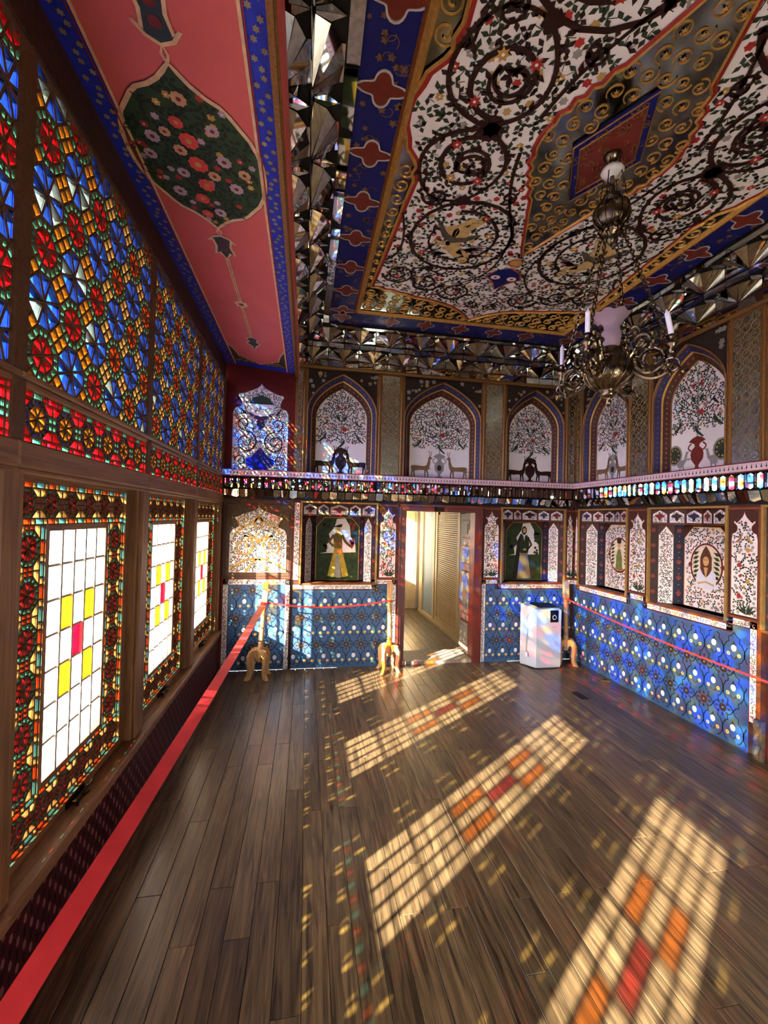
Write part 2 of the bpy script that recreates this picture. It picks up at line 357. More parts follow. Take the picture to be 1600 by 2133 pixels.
# ------------------------------------------------------------------ dado pattern
def dado(mb, f, u0, u1, vt, steps, uo=0., pu=.163, pv=.302):
    """blue painted dado; steps: list of (u0,u1,top) openings whose bottom edge lowers the field"""
    top = []
    for a, b, t in steps: top += [(a, t), (b, t)]
    out = [(u1, 0), (u0, 0)] + top
    mb.poly(f, [(a, b) for a, b in out][::-1], DADO, 1)
    inn = lambda p, m=0: inside((p[0] - m, p[1]), out) and inside((p[0] + m, p[1]), out) and inside((p[0], p[1] + m), out) and p[1] - m > 0
    rows = [(.10, 'w'), (.25, 'b'), (.40, 'w'), (.55, 'b'), (.70, 'w'), (.85, 'b')]
    for v, k in rows:
        i = math.floor((u0 - uo) / pu) - 1
        while uo + i * pu < u1 + pu:
            u = uo + i * pu + (pu / 2 if k == 'b' else 0); i += 1
            if k == 'w':
                if inn((u, v + .02), .022):
                    mb.disc(f, (u, v + .03), .021, LWHITE, 4, 10, .026)
                    for s in (-1, 1):
                        mb.disc(f, (u + s * .042, v - .018), .015, YEL, 4, 8); mb.disc(f, (u + s * .042, v - .018), .005, DPAT, 5, 5)
                        mb.leaf(f, (u, v - .06), pi / 2 + s * .6, .05, .012, DPAT, 3); mb.leaf(f, (u + s * .02, v + .05), pi / 2 + s * 1.0, .03, .014, DLINE, 3)
                    mb.leaf(f, (u, v + .055), pi / 2, .035, .016, DPAT, 3)
            else:
                if inn((u, v), .05):
                    mb.disc(f, (u, v), .031, DPAT, 4, 10); mb.disc(f, (u, v), .008, GREY, 5, 6)
                    for q in range(8): mb.leaf(f, (u + .034 * cos(q * pi / 4), v + .034 * sin(q * pi / 4)), q * pi / 4, .034, .02, DPAT, 4)
            # ogee outline around each cell
            H = .15; W = pu / 2
            seg = [(0, H), (.02, H * .8), (.045, H * .72), (.04, H * .5), (.06, H * .42), (W, .14 * H), (W, 0)]
            for sx in (1, -1) if k == 'w' else ():
                for sy in (1, -1):
                    ps = [(u + sx * a, v + sy * b) for a, b in seg]
                    ps = [p for p in ps if inn(p, .002)]
                    if len(ps) > 1: mb.rib(f, ps, .009, DLINE, 2)
def border(mb, f, pts, w, seed):
    """white floral band along a polyline (drawn as mitred rectangles)"""
    for (a, b), (c, d) in zip(pts, pts[1:]):
        u0, u1 = min(a, c) - w / 2, max(a, c) + w / 2; v0, v1 = min(b, d) - w / 2, max(b, d) + w / 2
        q = [(u0, v0), (u1, v0), (u1, v1), (u0, v1)]; mb.poly(f, q, WHITE, 2)
        mb.rib(f, q, .004, BRICK, 3, True)
        floral(mb, f, q, .02, 3, seed, pal=((GREY, .35), (RED, .04)), stems=False); seed += 1

# ------------------------------------------------------------------ wall pieces
def arch_pts(c, w, v0, vs, vp, n=9):
    r = [(w, v0), (w, vs - .3 * (vs - v0))] + bez((w, vs), (w, vs + .42 * (vp - vs)), (w * .5, vs + .8 * (vp - vs)), (0, vp), n)
    return [(c - x, y) for x, y in r[:-1]] + [(c, vp)] + [(c + x, y) for x, y in reversed(r[:-1])]
def tree_panel(mb, f, A, kind, seed):
    c = sum(p[0] for p in A) / len(A); us = [p[0] for p in A]; vs = [p[1] for p in A]; v0, v1 = min(vs), max(vs); W = max(us) - min(us); H = v1 - v0
    mb.poly(f, A, WHITE, 1)
    R = random.Random(seed); vb = v0 + .36 * H
    region = [(x, max(y, vb)) for x, y in A]
    floral(mb, f, region, .039, 3, seed, pal=((GREY, .17), (RED, .07), (OCH, .05)))
    mb.rib(f, [(c, v0 + .3 * H), (c + .005, v0 + .6 * H), (c, v1 - .1 * H)], .012, GREY, 3)
    for k in range(9):
        for s in (-1, 1):
            y = v0 + H * (.4 + .045 * k); x = W * .36 * (1 - abs(k - 3) / 9)
            mb.rib(f, [(c, y), (c + s * x * .5, y + .05 * H), (c + s * x, y + .06 * H + .02 * k)], .005, DARK, 3)
    for s in (-1, 1):
        mb.leaf(f, (c + s * .02, v0 + .62 * H), pi / 2 - s * .5, .085, .04, DGREEN, 5); mb.disc(f, (c + s * .04, v0 + .78 * H), .019, RED, 5)
        bird(mb, f, (c + s * W * .34, v0 + .43 * H), .1, -s, DGREEN, 5); bird(mb, f, (c + s * W * .3, v0 + .6 * H), .07, -s, DARK, 5)
    mb.star(f, (c + .035, v0 + .53 * H), .03, RED, 5, 5, .8)
    if kind == 'deer2': vase(mb, f, (c, v0 + .01), .13, .3 * H, GREY, 4, DARK)
    else: vase(mb, f, (c, v0 + .01), .14, .31 * H, BRICK if kind == 'peacock' else CHOC, 4)
    bird(mb, f, (c + .01, v0 + .36 * H), .1, 1 if kind == 'deer' else -1, DGREEN, 7)
    if kind == 'peacock':
        for s in (-1, 1): peacock(mb, f, (c + s * W * .31, v0 + .005), .27 * H, -s)
    else:
        for s in (-1, 1): deer(mb, f, (c + s * W * .3, v0 + .005), .255 * H, -s, CHOC if kind == 'deer' else M('paint fawn', '#7b5f42', .6))
    for k in range(5): mb.disc(f, (c + W * (k - 2) * .21 + .03, v0 + .1 + .02 * (k % 2)), .022, GREY, 2, 7, .01)

def upper_bay(wall, f, u0, u1, kind, seed, v0=2.12, v1=3.26):
    c = (u0 + u1) / 2; w = (u1 - u0) / 2; D = .12
    A = arch_pts(c, w - .035, v0, 2.80, v1 - .035); B = arch_pts(c, w - .125, v0, 2.76, v1 - .16)
    # spandrel with grey flowers
    mb = MB()
    n = len(A)
    for (a, b), (p, q) in zip(A, A[1:]): mb.face([f(a, b), f(p, q), f(p, v1), f(a, v1)], DARK)
    for s in (-1, 1): mb.face([f(c + s * w, v0), f(c + s * (w - .035), v0), f(c + s * (w - .035), v1), f(c + s * w, v1)][::s], GOLDD)
    R = random.Random(seed)
    for s in (-1, 1):
        for k in range(26):
            x = R.uniform(.1, w - .05); y = R.uniform(2.85, v1 - .03)
            ax = [q for (p, q), (p2, q2) in zip(A, A[1:]) if min(p, p2) <= c + s * x <= max(p, p2)]
            if ax and y > max(ax) + .05: mb.star(f, (c + s * x, y), R.uniform(.012, .03), GREY if k % 4 else TAN, 2, 5, .7, k)
    mb.obj('spandrel', wall)
    # splayed reveal in bands
    T = [(0, .08, GOLDD), (.08, .44, PURP), (.44, .54, GOLD), (.54, .94, M('band brown', '#47261d', .5)), (.94, 1, INDIGO)]
    mb = MB(); lp = lambda t, i: f(A[i][0] + (B[i][0] - A[i][0]) * t, A[i][1] + (B[i][1] - A[i][1]) * t, -D * t)
    for t0, t1, mt in T:
        for i in range(n - 1): mb.face([lp(t0, i), lp(t0, i + 1), lp(t1, i + 1), lp(t1, i)], mt)
    for tm, mt, r in ((.26, M('band mauve', '#625a72', .5), .007), (.74, M('band rust', '#7d5844', .5), .010)):
        for i in range(n - 1):
            for q in range(max(1, int((lp(tm, i) - lp(tm, i + 1)).length / .045))):
                k = max(1, int((lp(tm, i) - lp(tm, i + 1)).length / .045)); s0 = q / k
                P = lambda dt, ds: lp(tm + dt, i) * (1 - s0 - ds) + lp(tm + dt, i + 1) * (s0 + ds)
                L = (lp(tm, i) - lp(tm, i + 1)).length; e = r / .15; g = r / L
                nrm = (lp(tm + .1, i) - lp(tm, i)).cross(lp(tm, i + 1) - lp(tm, i)).normalized()
                if nrm.dot(f.N) < 0: nrm = -nrm
                mb.face([P(-e, .5 / k) + nrm * .001, P(0, .5 / k - g) + nrm * .001, P(e, .5 / k) + nrm * .001, P(0, .5 / k + g) + nrm * .001], mt)
    mb.obj('arch_reveal', wall)
    mb = MB(); g = f.sub(0, 0, -D); tree_panel(mb, g, B, kind, seed); mb.obj('painted_panel', wall)
    mb = MB(); mb.tube([f(u, v, .004) for u, v in A], .008, GOLDD, 5); mb.tube([g(u, v, .004) for u, v in B], .006, GOLDD, 5)
    for u in (u0, u1): mb.tube([f(u, v0, .004), f(u, v1, .004)], .012, GOLDD, 5)
    mb.obj('arch_moulding', wall)
def mirror_pilaster(wall, f, u0, u1, v0=2.12, v1=3.26):
    p = empty('mirror_pilaster', f(u0, v0, 0), parent=wall)
    mb = MB(); mb.box(f, u0, u1, v0, v1, -.02, .004, GOLDD); mb.obj('frame', p)
    mb = MB(); n = 5
    for k in range(n):
        a, b = v0 + .01 + (v1 - v0 - .02) * k / n, v0 + .01 + (v1 - v0 - .02) * (k + 1) / n
        q = MB(); R = random.Random(int(u0 * 100) + k); t = [R.uniform(-.002, .002) for _ in range(2)]
        q.face([f(u0 + .025, a, .007 + t[0]), f(u1 - .025, a, .007 + t[1]), f(u1 - .025, b - .004, .007 - t[0]), f(u0 + .025, b - .004, .007 - t[1])], MIRD); q.obj('mirror_pane', p)
    W = u1 - u0 - .05; nc = max(1, round(W / .066)); r = W / nc / 2; rows = int((v1 - v0 - .04) / (r * 1.9))
    for i in range(rows):
        for j in range(nc):
            cx = u0 + .025 + (j + .5) * W / nc; cy = v0 + .03 + (i + .5) * (v1 - v0 - .05) / rows; z = (i + j) % 3
            mb.rib(f, [(cx + r * (.97 if z else .7) * cos(t * pi / 5), cy + r * (.97 if z else .8) * sin(t * pi / 5)) for t in range(10)], .0055, TRAC, 9, True, .003)
            if z == 1: mb.star(f, (cx, cy), r * .5, TRAC, 12, 6, .3)
            elif z == 2: mb.rib(f, [(cx - r * .7, cy - r * .7), (cx, cy), (cx + r * .7, cy - r * .7)], .004, TRAC, 10, False, .003)
            else: mb.rib(f, [(cx, cy - r), (cx, cy + r)], .004, TRAC, 10, False, .003)
    mb.obj('gilded_tracery', p)
def pier_panel(wall, f, u0, u1, v0, v1, seed, frame=True):
    mb = MB(); mb.poly(f, [(u0, v0), (u1, v0), (u1, v1), (u0, v1)], BROWN, 1)
    for v in (v0, v1): mb.box(f, u0, u1, v - .008, v + .008, 0, .008, TRIM)
    md = medal(u0 + .02, u1 - .02, v0 + .02, v1 - .02, .9, .82, .72, .8, .56)
    mb.poly(f, md, WHITE, 2); floral(mb, f, md, .034, 3, seed, pal=((GREY, .28), (OCH, .06), (RED, .03)))
    c = (u0 + u1) / 2; h = v1 - v0
    for s in (-1, 1):
        bird(mb, f, (c + s * .035, v0 + h * .72), .06, -s, OCH if s > 0 else M('paint rust', '#9a5b34', .6), 6)
        for k in range(3): mb.leaf(f, (c + .02, v0 + .03), pi / 2 - s * (.3 + .35 * k), .1, .02, DGREEN, 5)
    for k in range(4): mb.star(f, (c + (.03 if k % 2 else -.035), v0 + h * (.2 + .14 * k)), .02, OCH if k % 2 else RED, 6, 6, .75)
    mb.rib(f, md, .006, BRICK, 4, True)
    mb.obj('painted_panel', wall)

def small_arch(mb, f, u0, u1, v0, v1, seed):
    c = (u0 + u1) / 2; A = [(u0, v0), (u1, v0), (u1, v0 + .68 * (v1 - v0)), (c, v1), (u0, v0 + .68 * (v1 - v0))]
    mb.poly(f, A, WHITE, 2); floral(mb, f, A, .018, 3, seed, stems=False)
    w, h = u1 - u0, v1 - v0
    mb.poly(f, sym([(c, v0 + .12 * h), (c + .08 * w, v0 + .2 * h), (c + .12 * w, v0 + .36 * h), (c + .38 * w, v0 + .5 * h), (c + .3 * w, v0 + .62 * h), (c + .1 * w, v0 + .7 * h), (c, v0 + .84 * h)], c), (PURP, BRICK, CHOC)[seed % 3], 5)
def niche(wall, f, u0, u1, kind, seed, v0=.92, v1=1.80):
    """lower niche with a splayed five-sided back"""
    p = empty('niche', f((u0 + u1) / 2, v0), parent=wall); W = u1 - u0; vt = 1.655
    prof = [(0, 0), (.045, .06), (.118, .165), (.16, .232)]; prof = prof + [(W - a, d) for a, d in reversed(prof)]
    mats = [CHOC, CHOC, INDIGO, WHITE, INDIGO, CHOC, CHOC]
    mb = MB(); segs = []
    for k in range(7):
        (a, d), (b, e) = prof[k], prof[k + 1]; g = F(f(u0 + a, v0, -d), f(u0 + b, v0, -e) - f(u0 + a, v0, -d), f.V); L = math.hypot(b - a, e - d); segs.append((g, L))
        H = (vt if 0 < k < 6 else v1) - v0
        mb.face([g(0, 0), g(L, 0), g(L, H), g(0, H)], BROWN if k in (1, 5) else (CHOC if k in (0, 6) else mats[k]))
    mb.face([f(u0 + a, v0, -d) for a, d in prof], BROWN)
    mb.obj('back', p)
    H = vt - v0
    mb = MB()   # side strips
    for k in (1, 5):
        g, L = segs[k]; c = L / 2; A = [(.006, .0), (L - .006, 0), (L - .006, H - .1), (c, H - .015), (.006, H - .1)]
        mb.poly(g, A, WHITE, 2); floral(mb, g, A, .024, 3, seed + k, pal=((GREY, .18), (RED, .06)))
    for k in (0, 2, 4, 6):
        g, L = segs[k]
        for q in range(5): mb.star(g, (L / 2, .1 + q * .145), min(.028, L * .3), BRICK, 2, 6, .75)
        if k in (2, 4):
            for q in range(14): mb.disc(g, (L / 2, .03 + q * .05), .006, VINE, 3, 6)
    mb.obj('painted_strip', p)
    g, L = segs[3]; mb = MB(); c = L / 2
    A = [(.01, 0), (L - .01, 0), (L - .01, H - .12), (L - .1, H - .015), (.1, H - .015), (.01, H - .12)]
    if kind in ('man', 'woman'):
        bgm = M('painted meadow', '#2c3a20', .6, var=.4, scale=18); mb.poly(g, [(0, 0), (L, 0), (L, H), (0, H)], BROWN, 1); mb.poly(g, A, bgm, 2)
        sky_ = [(.05, H * .42), (.12, H * .44), (.11, H * .55), (.16, H * .62), (.14, H * .72), (.2, H * .84), (.22, H * .96), (.31, H * .97), (.36, H * .85), (.37, H * .68), (.42, H * .6), (.43, H * .44)]
        mb.poly(g, [(x * L / .47, y) for x, y in sky_], WHITE, 3)
        for k in range(40):
            R = random.Random(seed * 50 + k); x, y = R.uniform(.03, L - .03), R.uniform(.02, H * .4); mb.leaf(g, (x, y), R.uniform(0, pi), .03, .012, DGREEN, 3)
        for k in range(26):
            R = random.Random(seed * 70 + k); s = R.choice((-1, 1)); mb.star(g, (c + s * R.uniform(.13, .2), H * R.uniform(.45, .9)), .022, DGREEN if kind == 'woman' or s < 0 else RED, 4, 5, .6, k)
        if kind == 'man':
            mb.poly(g, [(c - .035, H * .52), (c - .11, .05), (c - .03, .03), (c, H * .45), (c + .06, .03), (c + .13, .05), (c + .045, H * .52)], M('painted yellow coat', '#a98d2f', .6, var=.3), 5)
            mb.poly(g, [(c - .02, H * .4), (c - .035, .03), (c + .05, .03), (c + .01, H * .42)], GREY, 6)
            mb.poly(g, [(c - .04, H * .5), (c + .05, H * .5), (c + .05, H * .7), (c + .02, H * .74), (c - .02, H * .74), (c - .055, H * .7)], M('painted olive coat', '#5a4a20', .6), 7)
            mb.rib(g, [(c - .045, H * .71), (c - .1, H * .6), (c - .045, H * .53)], .03, MATS['painted olive coat'], 6)
            mb.rib(g, [(c + .045, H * .71), (c + .09, H * .6), (c + .15, H * .53)], .03, MATS['painted olive coat'], 6)
            mb.disc(g, (c + .002, H * .79), .026, SKIN, 8, 12, .034); mb.poly(g, [(c - .05, H * .83), (c + .04, H * .83), (c + .05, H * .88), (c, H * .87)], DARK, 9); mb.disc(g, (c + .16, H * .52), .014, RED, 8)
            for s in (-1, 1): mb.disc(g, (c + .05 * s + .02, .03), .022, DARK, 8, 8, .01)
        else:
            rb = M('painted dark robe', '#221f19', .6)
            mb.poly(g, [(c - .1, .02), (c + .1, .02), (c + .045, H * .5), (c - .045, H * .5)], M('painted taupe skirt', '#77685a', .6), 5)
            mb.poly(g, [(c - .15, .02), (c - .09, .02), (c - .055, H * .4), (c - .045, H * .62), (c - .02, H * .78), (c - .05, H * .78), (c - .09, H * .66), (c - .11, H * .4)], rb, 6)
            mb.poly(g, [(c - .05, H * .46), (c + .055, H * .46), (c + .07, H * .62), (c + .045, H * .76), (c - .04, H * .76), (c - .06, H * .62)], M('painted dark green bodice', '#26301f', .6), 7)
            mb.rib(g, [(c + .05, H * .73), (c + .1, H * .6), (c + .04, H * .51)], .026, MATS['painted dark green bodice'], 7); mb.poly(g, [(c - .012, H * .76), (c + .014, H * .76), (c, H * .66)], LWHITE, 8)
            mb.disc(g, (c, H * .84), .035, MATS['painted dark robe'], 7, 12, .055); mb.disc(g, (c + .002, H * .84), .021, SKIN, 8, 12, .03); mb.disc(g, (c + .01, H * .52), .025, SKIN, 8, 8, .012)
        for sx in (-.007, .009): mb.disc(g, (c + sx, H * (.8 if kind == 'man' else .85)), .0035, DARK, 10, 6)
    else:
        mb.poly(g, [(0, 0), (L, 0), (L, H), (0, H)], BROWN, 1); mb.poly(g, A, WHITE, 2)
        oc = (c, H * .52); ov = [(oc[0] + .15 * cos(t * pi / 14), oc[1] + .19 * sin(t * pi / 14)) for t in range(28)]
        floral(mb, g, A, .036, 3, seed, pal=((GREY, .2), (PINK, .12), (OCH, .14)), hole=[(oc[0] + .17 * cos(t * pi / 8), oc[1] + .21 * sin(t * pi / 8)) for t in range(16)])
        mb.poly(g, ov, M('painted ivory', '#d9cdb4', .6), 4); mb.rib(g, ov, .016, BRICK, 5, True)
        for s in (-1, 1):
            for k in range(6): mb.leaf(g, (oc[0] + s * .13, oc[1] - .11 + .04 * k), pi / 2 + s * 1.1, .07, .03, GREEN, 5)
            mb.star(g, (oc[0] + s * .155, oc[1] + .0), .025, BRICK, 6, 6, .7)
        if kind == 'bust':
            mb.poly(g, sym([(c, H * .24), (c + .1, H * .26), (c + .09, H * .42), (c + .05, H * .5), (c, H * .5)], c), LWHITE, 6)
            mb.poly(g, sym([(c, H * .76), (c + .03, H * .7), (c + .055, H * .62), (c + .055, H * .48), (c + .03, H * .42), (c, H * .38)], c), M('painted hair', '#5c3522', .6), 7)
            mb.disc(g, (c, H * .575), .029, SKIN, 8, 12, .042); mb.poly(g, [(c - .02, H * .5), (c + .02, H * .5), (c, H * .36)], SKIN, 8)
            for sx in (-.011, .011): mb.disc(g, (c + sx, H * .59), .0045, DARK, 9, 6)
            mb.rib(g, [(c - .008, H * .545), (c + .008, H * .545)], .004, RED, 9); mb.rib(g, [(c - .08, H * .3), (c, H * .33), (c + .08, H * .3)], .016, SKIN, 9)
        else:
            mb.poly(g, sym([(c, H * .3), (c + .05, H * .3), (c + .045, H * .5), (c + .02, H * .6), (c, H * .62)], c), M('painted green robe', '#6d7340', .6), 6)
            mb.disc(g, (c, H * .66), .022, SKIN, 7, 10, .03); mb.poly(g, sym([(c, H * .69), (c + .03, H * .7), (c + .035, H * .76), (c, H * .77)], c), DARK, 8); mb.disc(g, (c, H * .3), .09, M('painted rust', '#b07a4a', .6), 5, 12, .025)
    mb.rib(g, A, .006, GOLD, 6, True)
    mb.obj('painted_panel', p)
    # upper row of five small arched panels on a shallower five-sided front, closed below
    pr = [(0, 0), (.012, .02), (.17, .05), (.305, .10), (W - .305, .10), (W - .17, .05), (W - .012, .02), (W, 0)]
    mb = MB()
    for k in range(1, 6):
        (a, d), (b, e) = pr[k], pr[k + 1]; g = F(f(u0 + a, 0, -d), f(u0 + b, 0, -e) - f(u0 + a, 0, -d), f.V); Ls = math.hypot(b - a, e - d)
        mb.face([g(0, vt), g(Ls, vt), g(Ls, v1), g(0, v1)], BROWN); mb.poly(g, [(0, vt - .0), (Ls, vt), (Ls, vt + .012), (0, vt + .012)], TRIM, 2)
        small_arch(mb, g, .012, Ls - .012, vt + .018, v1 - .015, seed + k)
    outer = [f(u0 + a, vt, -d) for a, d in pr]; inner = [f(u0 + a, vt, -d) for a, d in prof]
    mb.face(outer + inner[::-1], BROWN)
    mb.obj('small_arch_row', p)
    mb = MB()   # gilt frame and sill
    for a, b in ((u0 - .009, u0 + .009), (u1 - .009, u1 + .009)): mb.box(f, a, b, v0, v1, -.02, .014, GOLDN)
    mb.box(f, u0 - .012, u1 + .012, v1 - .004, v1 + .012, -.02, .014, GOLDN); mb.obj('frame', p)
    mb = MB(); mb.box(f, u0 - .012, u1 + .012, v0 - .016, v0 + .002, -.1, .016, TRIM); mb.obj('sill', p)

def ledge(name, label, f, u0, u1, ind0, ind1):
    """projecting shelf with a painted face over two rows of little mirrors"""
    p = empty(name, f((u0 + u1) / 2, 1.83, 0), label, 'cornice', None, 'structure')
    mb = MB(); mb.box(f, u0, u1, 2.055, 2.12, 0, .075, M('pale rose shelf', '#cbb2b6', .5)); mb.box(f, u0, u1, 2.116, 2.124, -.0, .08, BRICK); mb.box(f, u0, u1, 2.05, 2.057, 0, .079, BRICK)
    g = f.sub(0, 0, .075); n = int((u1 - u0) / .034)
    for i in range(n):
        x = u0 + (i + .5) * (u1 - u0) / n; mb.disc(g, (x, 2.082), .006, CHOC, 1, 6, .009); mb.leaf(g, (x, 2.086), pi / 2, .02, .006, CHOC, 1)
    mb.obj('shelf', p)
    mb = MB(); mb.box(f, u0, u1, 1.82, 2.055, 0, .018, BLACK); mb.obj('backing', p)
    cell = {}
    def hexm(w, h, pt, flip):
        k = (w, h, pt, flip)
        if k not in cell:
            b = MB(); q = [(-w, -h + pt), (0, -h), (w, -h + pt), (w, h - (0 if flip else pt)), (0, h), (-w, h - (0 if flip else pt))]
            b.face([(x, y, 0) for x, y in q], MIRROR)
            for i in range(6): b.face([(q[i - 1][0], q[i - 1][1], 0), (q[i][0], q[i][1], 0), (q[i][0], q[i][1], -.012), (q[i - 1][0], q[i - 1][1], -.012)][::-1], BLACK)
            cell[k] = b.mesh('mirror_facet')
        return cell[k]
    R = random.Random(11); pt = .07; n = round((u1 - u0) / pt); stuff = []
    for i in range(n):
        x = u0 + (i + .5) * (u1 - u0) / n
        for q in (-1, 1):
            m = f.mat(x + q * .0165, 1.985, .050) @ Matrix.Rotation(q * .42 + R.uniform(-.03, .03), 4, 'Y') @ Matrix.Rotation(rad(1) + R.uniform(-.03, .03), 4, 'X')
            reg(bpy.data.objects.new('mirror_facet', hexm(.0165, .058, .012, False)), p, m)
    n2 = round((u1 - u0) / .085)
    for i in range(n2):
        x = u0 + (i + .5) * (u1 - u0) / n2
        m = f.mat(x, 1.872, .03) @ Matrix.Rotation(R.uniform(-.16, .16), 4, 'Y') @ Matrix.Rotation(rad(24) + R.uniform(-.14, .14), 4, 'X')
        reg(bpy.data.objects.new('mirror_facet', hexm(.038, .046, .02, True)), p, m)
    return p

def cornice(name, label, f, u0, u1, z0, z1, miter, lim=999, pitch=.3):
    """tiers of mirrored fans stepping out from the wall (n=0,z0) to the ceiling edge (n=.33,z1)"""
    p = empty(name, f((u0 + u1) / 2, z0, 0), label, 'cornice', None, 'structure'); H = z1 - z0
    za, zb, zc_, zd = z0 + .2 * H, z0 + .46 * H, z0 + .62 * H, z0 + .92 * H; n1, n2 = .12, .26
    m0, m1 = miter
    mb = MB()
    prof = [(z0, 0), (zb + .008, 0), (zb + .008, n1), (zd + .008, n1), (zd + .008, n2), (zd + .008, .33), (z1, .33)]
    for (a, b), (c, d) in zip(prof, prof[1:]): mb.face([f(u0 + m0 * b, a, b - .008), f(u1 - m1 * b, a, b - .008), f(u1 - m1 * d, c, d - .008), f(u0 + m0 * d, c, d - .008)], BLACK)
    mb.obj('backing', p)
    R = random.Random(3); cnt = [0]; extra = MB()
    def facet(pts, at):
        P = [f(*q) for q in pts]; c = sum(P, Vector()) / len(P); P = [c + (q - c) * (1 - .0035 / max(.01, (q - c).length)) for q in P]
        nr = (P[1] - P[0]).cross(P[2] - P[0])
        if nr.length < 1e-9: return
        nr.normalize()
        if nr.dot(f.N * .6 - f.V) < 0: P = P[::-1]; nr = -nr
        ax = Vector((R.uniform(-1, 1), R.uniform(-1, 1), R.uniform(-1, 1))).normalized(); rm = Matrix.Rotation(R.uniform(-.07, .07), 3, ax)
        mt = MIRROR if R.random() < .7 else MIRD
        if cnt[0] < lim:
            b = MB(); b.face([rm @ (q - c) for q in P], mt); 
            for i in range(len(P)): b.face([rm @ (P[i] - c), rm @ (P[i - 1] - c), rm @ (P[i - 1] - c) - nr * .006, rm @ (P[i] - c) - nr * .006], BLACK)
            reg(bpy.data.objects.new('mirror_facet', b.mesh('mirror_facet')), p, Matrix.Translation(c)); cnt[0] += 1
        else: extra.face([c + rm @ (q - c) for q in P], mt)
    L = u1 - u0; n = round(L / pitch); w = L / n
    rng = range(n)
    if f.U.y < -.5 or f.U.x > .5: order = rng
    else: order = reversed(rng)
    for i in order:
        a = u0 + i * w; b = a + w; m = (a + b) / 2
        okc = lambda x, nn: u0 + m0 * nn - .02 <= x <= u1 - m1 * nn + .02
        for q in (0, 1): facet([(a + q * w / 2, z0 + .005, .002), (a + (q + 1) * w / 2, z0 + .005, .002), (a + (q + 1) * w / 2, za, .002), (a + q * w / 2, za, .002)], i)
        for (ctr, zl, zh, nl, nh, k) in ((m, za, zb, 0, n1, 6), (a, zc_, zd, n1, n2, 6)):
            if not okc(ctr - w * .5, nl) or not okc(ctr + w * .5, nl): 
                if not okc(ctr, nl + .05): continue
            r = w * .47; rim = [(ctr - r * cos(pi * t / k), zh, nl + (nh - nl) * (.08 + .92 * sin(pi * t / k))) for t in range(k + 1)]
            ap = (ctr, zl, nl + .004)
            for t in range(k): facet([ap, rim[t], rim[t + 1]], i)
            for s in (-1, 1): facet([ap, (ctr + s * w / 2, zl + .2 * (zh - zl), nl + .004), (ctr + s * w / 2, zh, nl + .006), rim[0 if s < 0 else k]], i)
            for s in (-1, 1): facet([rim[0 if s < 0 else k], (ctr + s * w / 2, zh, nl + .01), (ctr + s * w / 2, zh, nh), rim[1 if s < 0 else k - 1]], i)
            facet([rim[2], (ctr - r * .5, zh + .002, nh), (ctr + r * .5, zh + .002, nh), rim[4]], i)
        for q in (0, 1): facet([(a + q * w / 2, zb + .006, n1 + .002), (a + (q + 1) * w / 2, zb + .006, n1 + .002), (a + (q + 1) * w / 2, zc_, n1 + .002), (a + q * w / 2, zc_, n1 + .002)], i)
        if okc(a, .3) and okc(b, .3): facet([(a, zd + .002, n2 + .004), (b, zd + .002, n2 + .004), (b, zd + .002, .325), (a, zd + .002, .325)], i)
    if extra.v: extra.obj('mirror_facet', p, 'stuff')
    mb = MB(); mb.box(f, u0, u1, z0 - .035, z0, -.01, .012, GOLDD); mb.tube([f(u0, z0 - .02, .014), f(u1, z0 - .02, .014)], .009, GOLDD, 6); mb.obj('gilt_moulding', p)
    return p
# ------------------------------------------------------------------ back wall
wb = MB(); T = .32
wb.box(FB, -1.2, 1.03, 0, ZC + .3, -T - .1, -.24, BROWN); wb.box(FB, 2.02, 3.6, 0, ZC + .3, -T - .1, -.24, BROWN); wb.box(FB, 1.03, 2.02, 1.80, ZC + .3, -T - .1, -.24, BROWN)
for a, b in ((-1.2, -.05), (.78, 1.03), (2.02, 2.27), (3.09, 3.5)): wb.box(FB, a, b, 0, 3.4, -.25, 0, BROWN)
for a, b in ((-.05, .78), (2.27, 3.09)): wb.box(FB, a, b, 0, .92, -.25, 0, BROWN)
for a, b in ((-.05, .78), (1.03, 2.02), (2.27, 3.09)): wb.box(FB, a, b, 1.80, 2.12, -.25, 0, BROWN); wb.box(FB, a, b, 3.255, 3.4, -.25, 0, BROWN)
wall_b = wb.obj('wall_back', None, 'structure', 'painted end wall with doorway, arched panels and blue dado', 'wall')
# dado
mb = MB()
dado(mb, FB, -.785, -.205, .9, [(-.785, -.205, .905)], -.62)
border(mb, FB, [(-.815, 0), (-.815, .935), (-.175, .935), (-.175, 0)], .055, 21); mb.rib(FB, [(-.85, 0), (-.85, 1.0)], .02, BRICK, 2)
dado(mb, FB, -.13, .965, .9, [(-.13, .72, .845), (.72, .965, .905)], -.1)
border(mb, FB, [(-.1, .88), (.76, .88), (.76, .935), (.99, .935), (.99, 0)], .05, 25)
dado(mb, FB, 2.09, 3.17, .9, [(2.09, 2.2, .905), (2.2, 3.17, .845)], 2.15)
border(mb, FB, [(2.06, 0), (2.06, .935), (2.25, .935), (2.25, .88), (3.11, .88), (3.11, .93), (3.19, .93)], .05, 33)
mb.rib(FB, [(-.14, 0), (-.14, .95)], .03, CHOC, 4)
mb.obj('dado', wall_b)
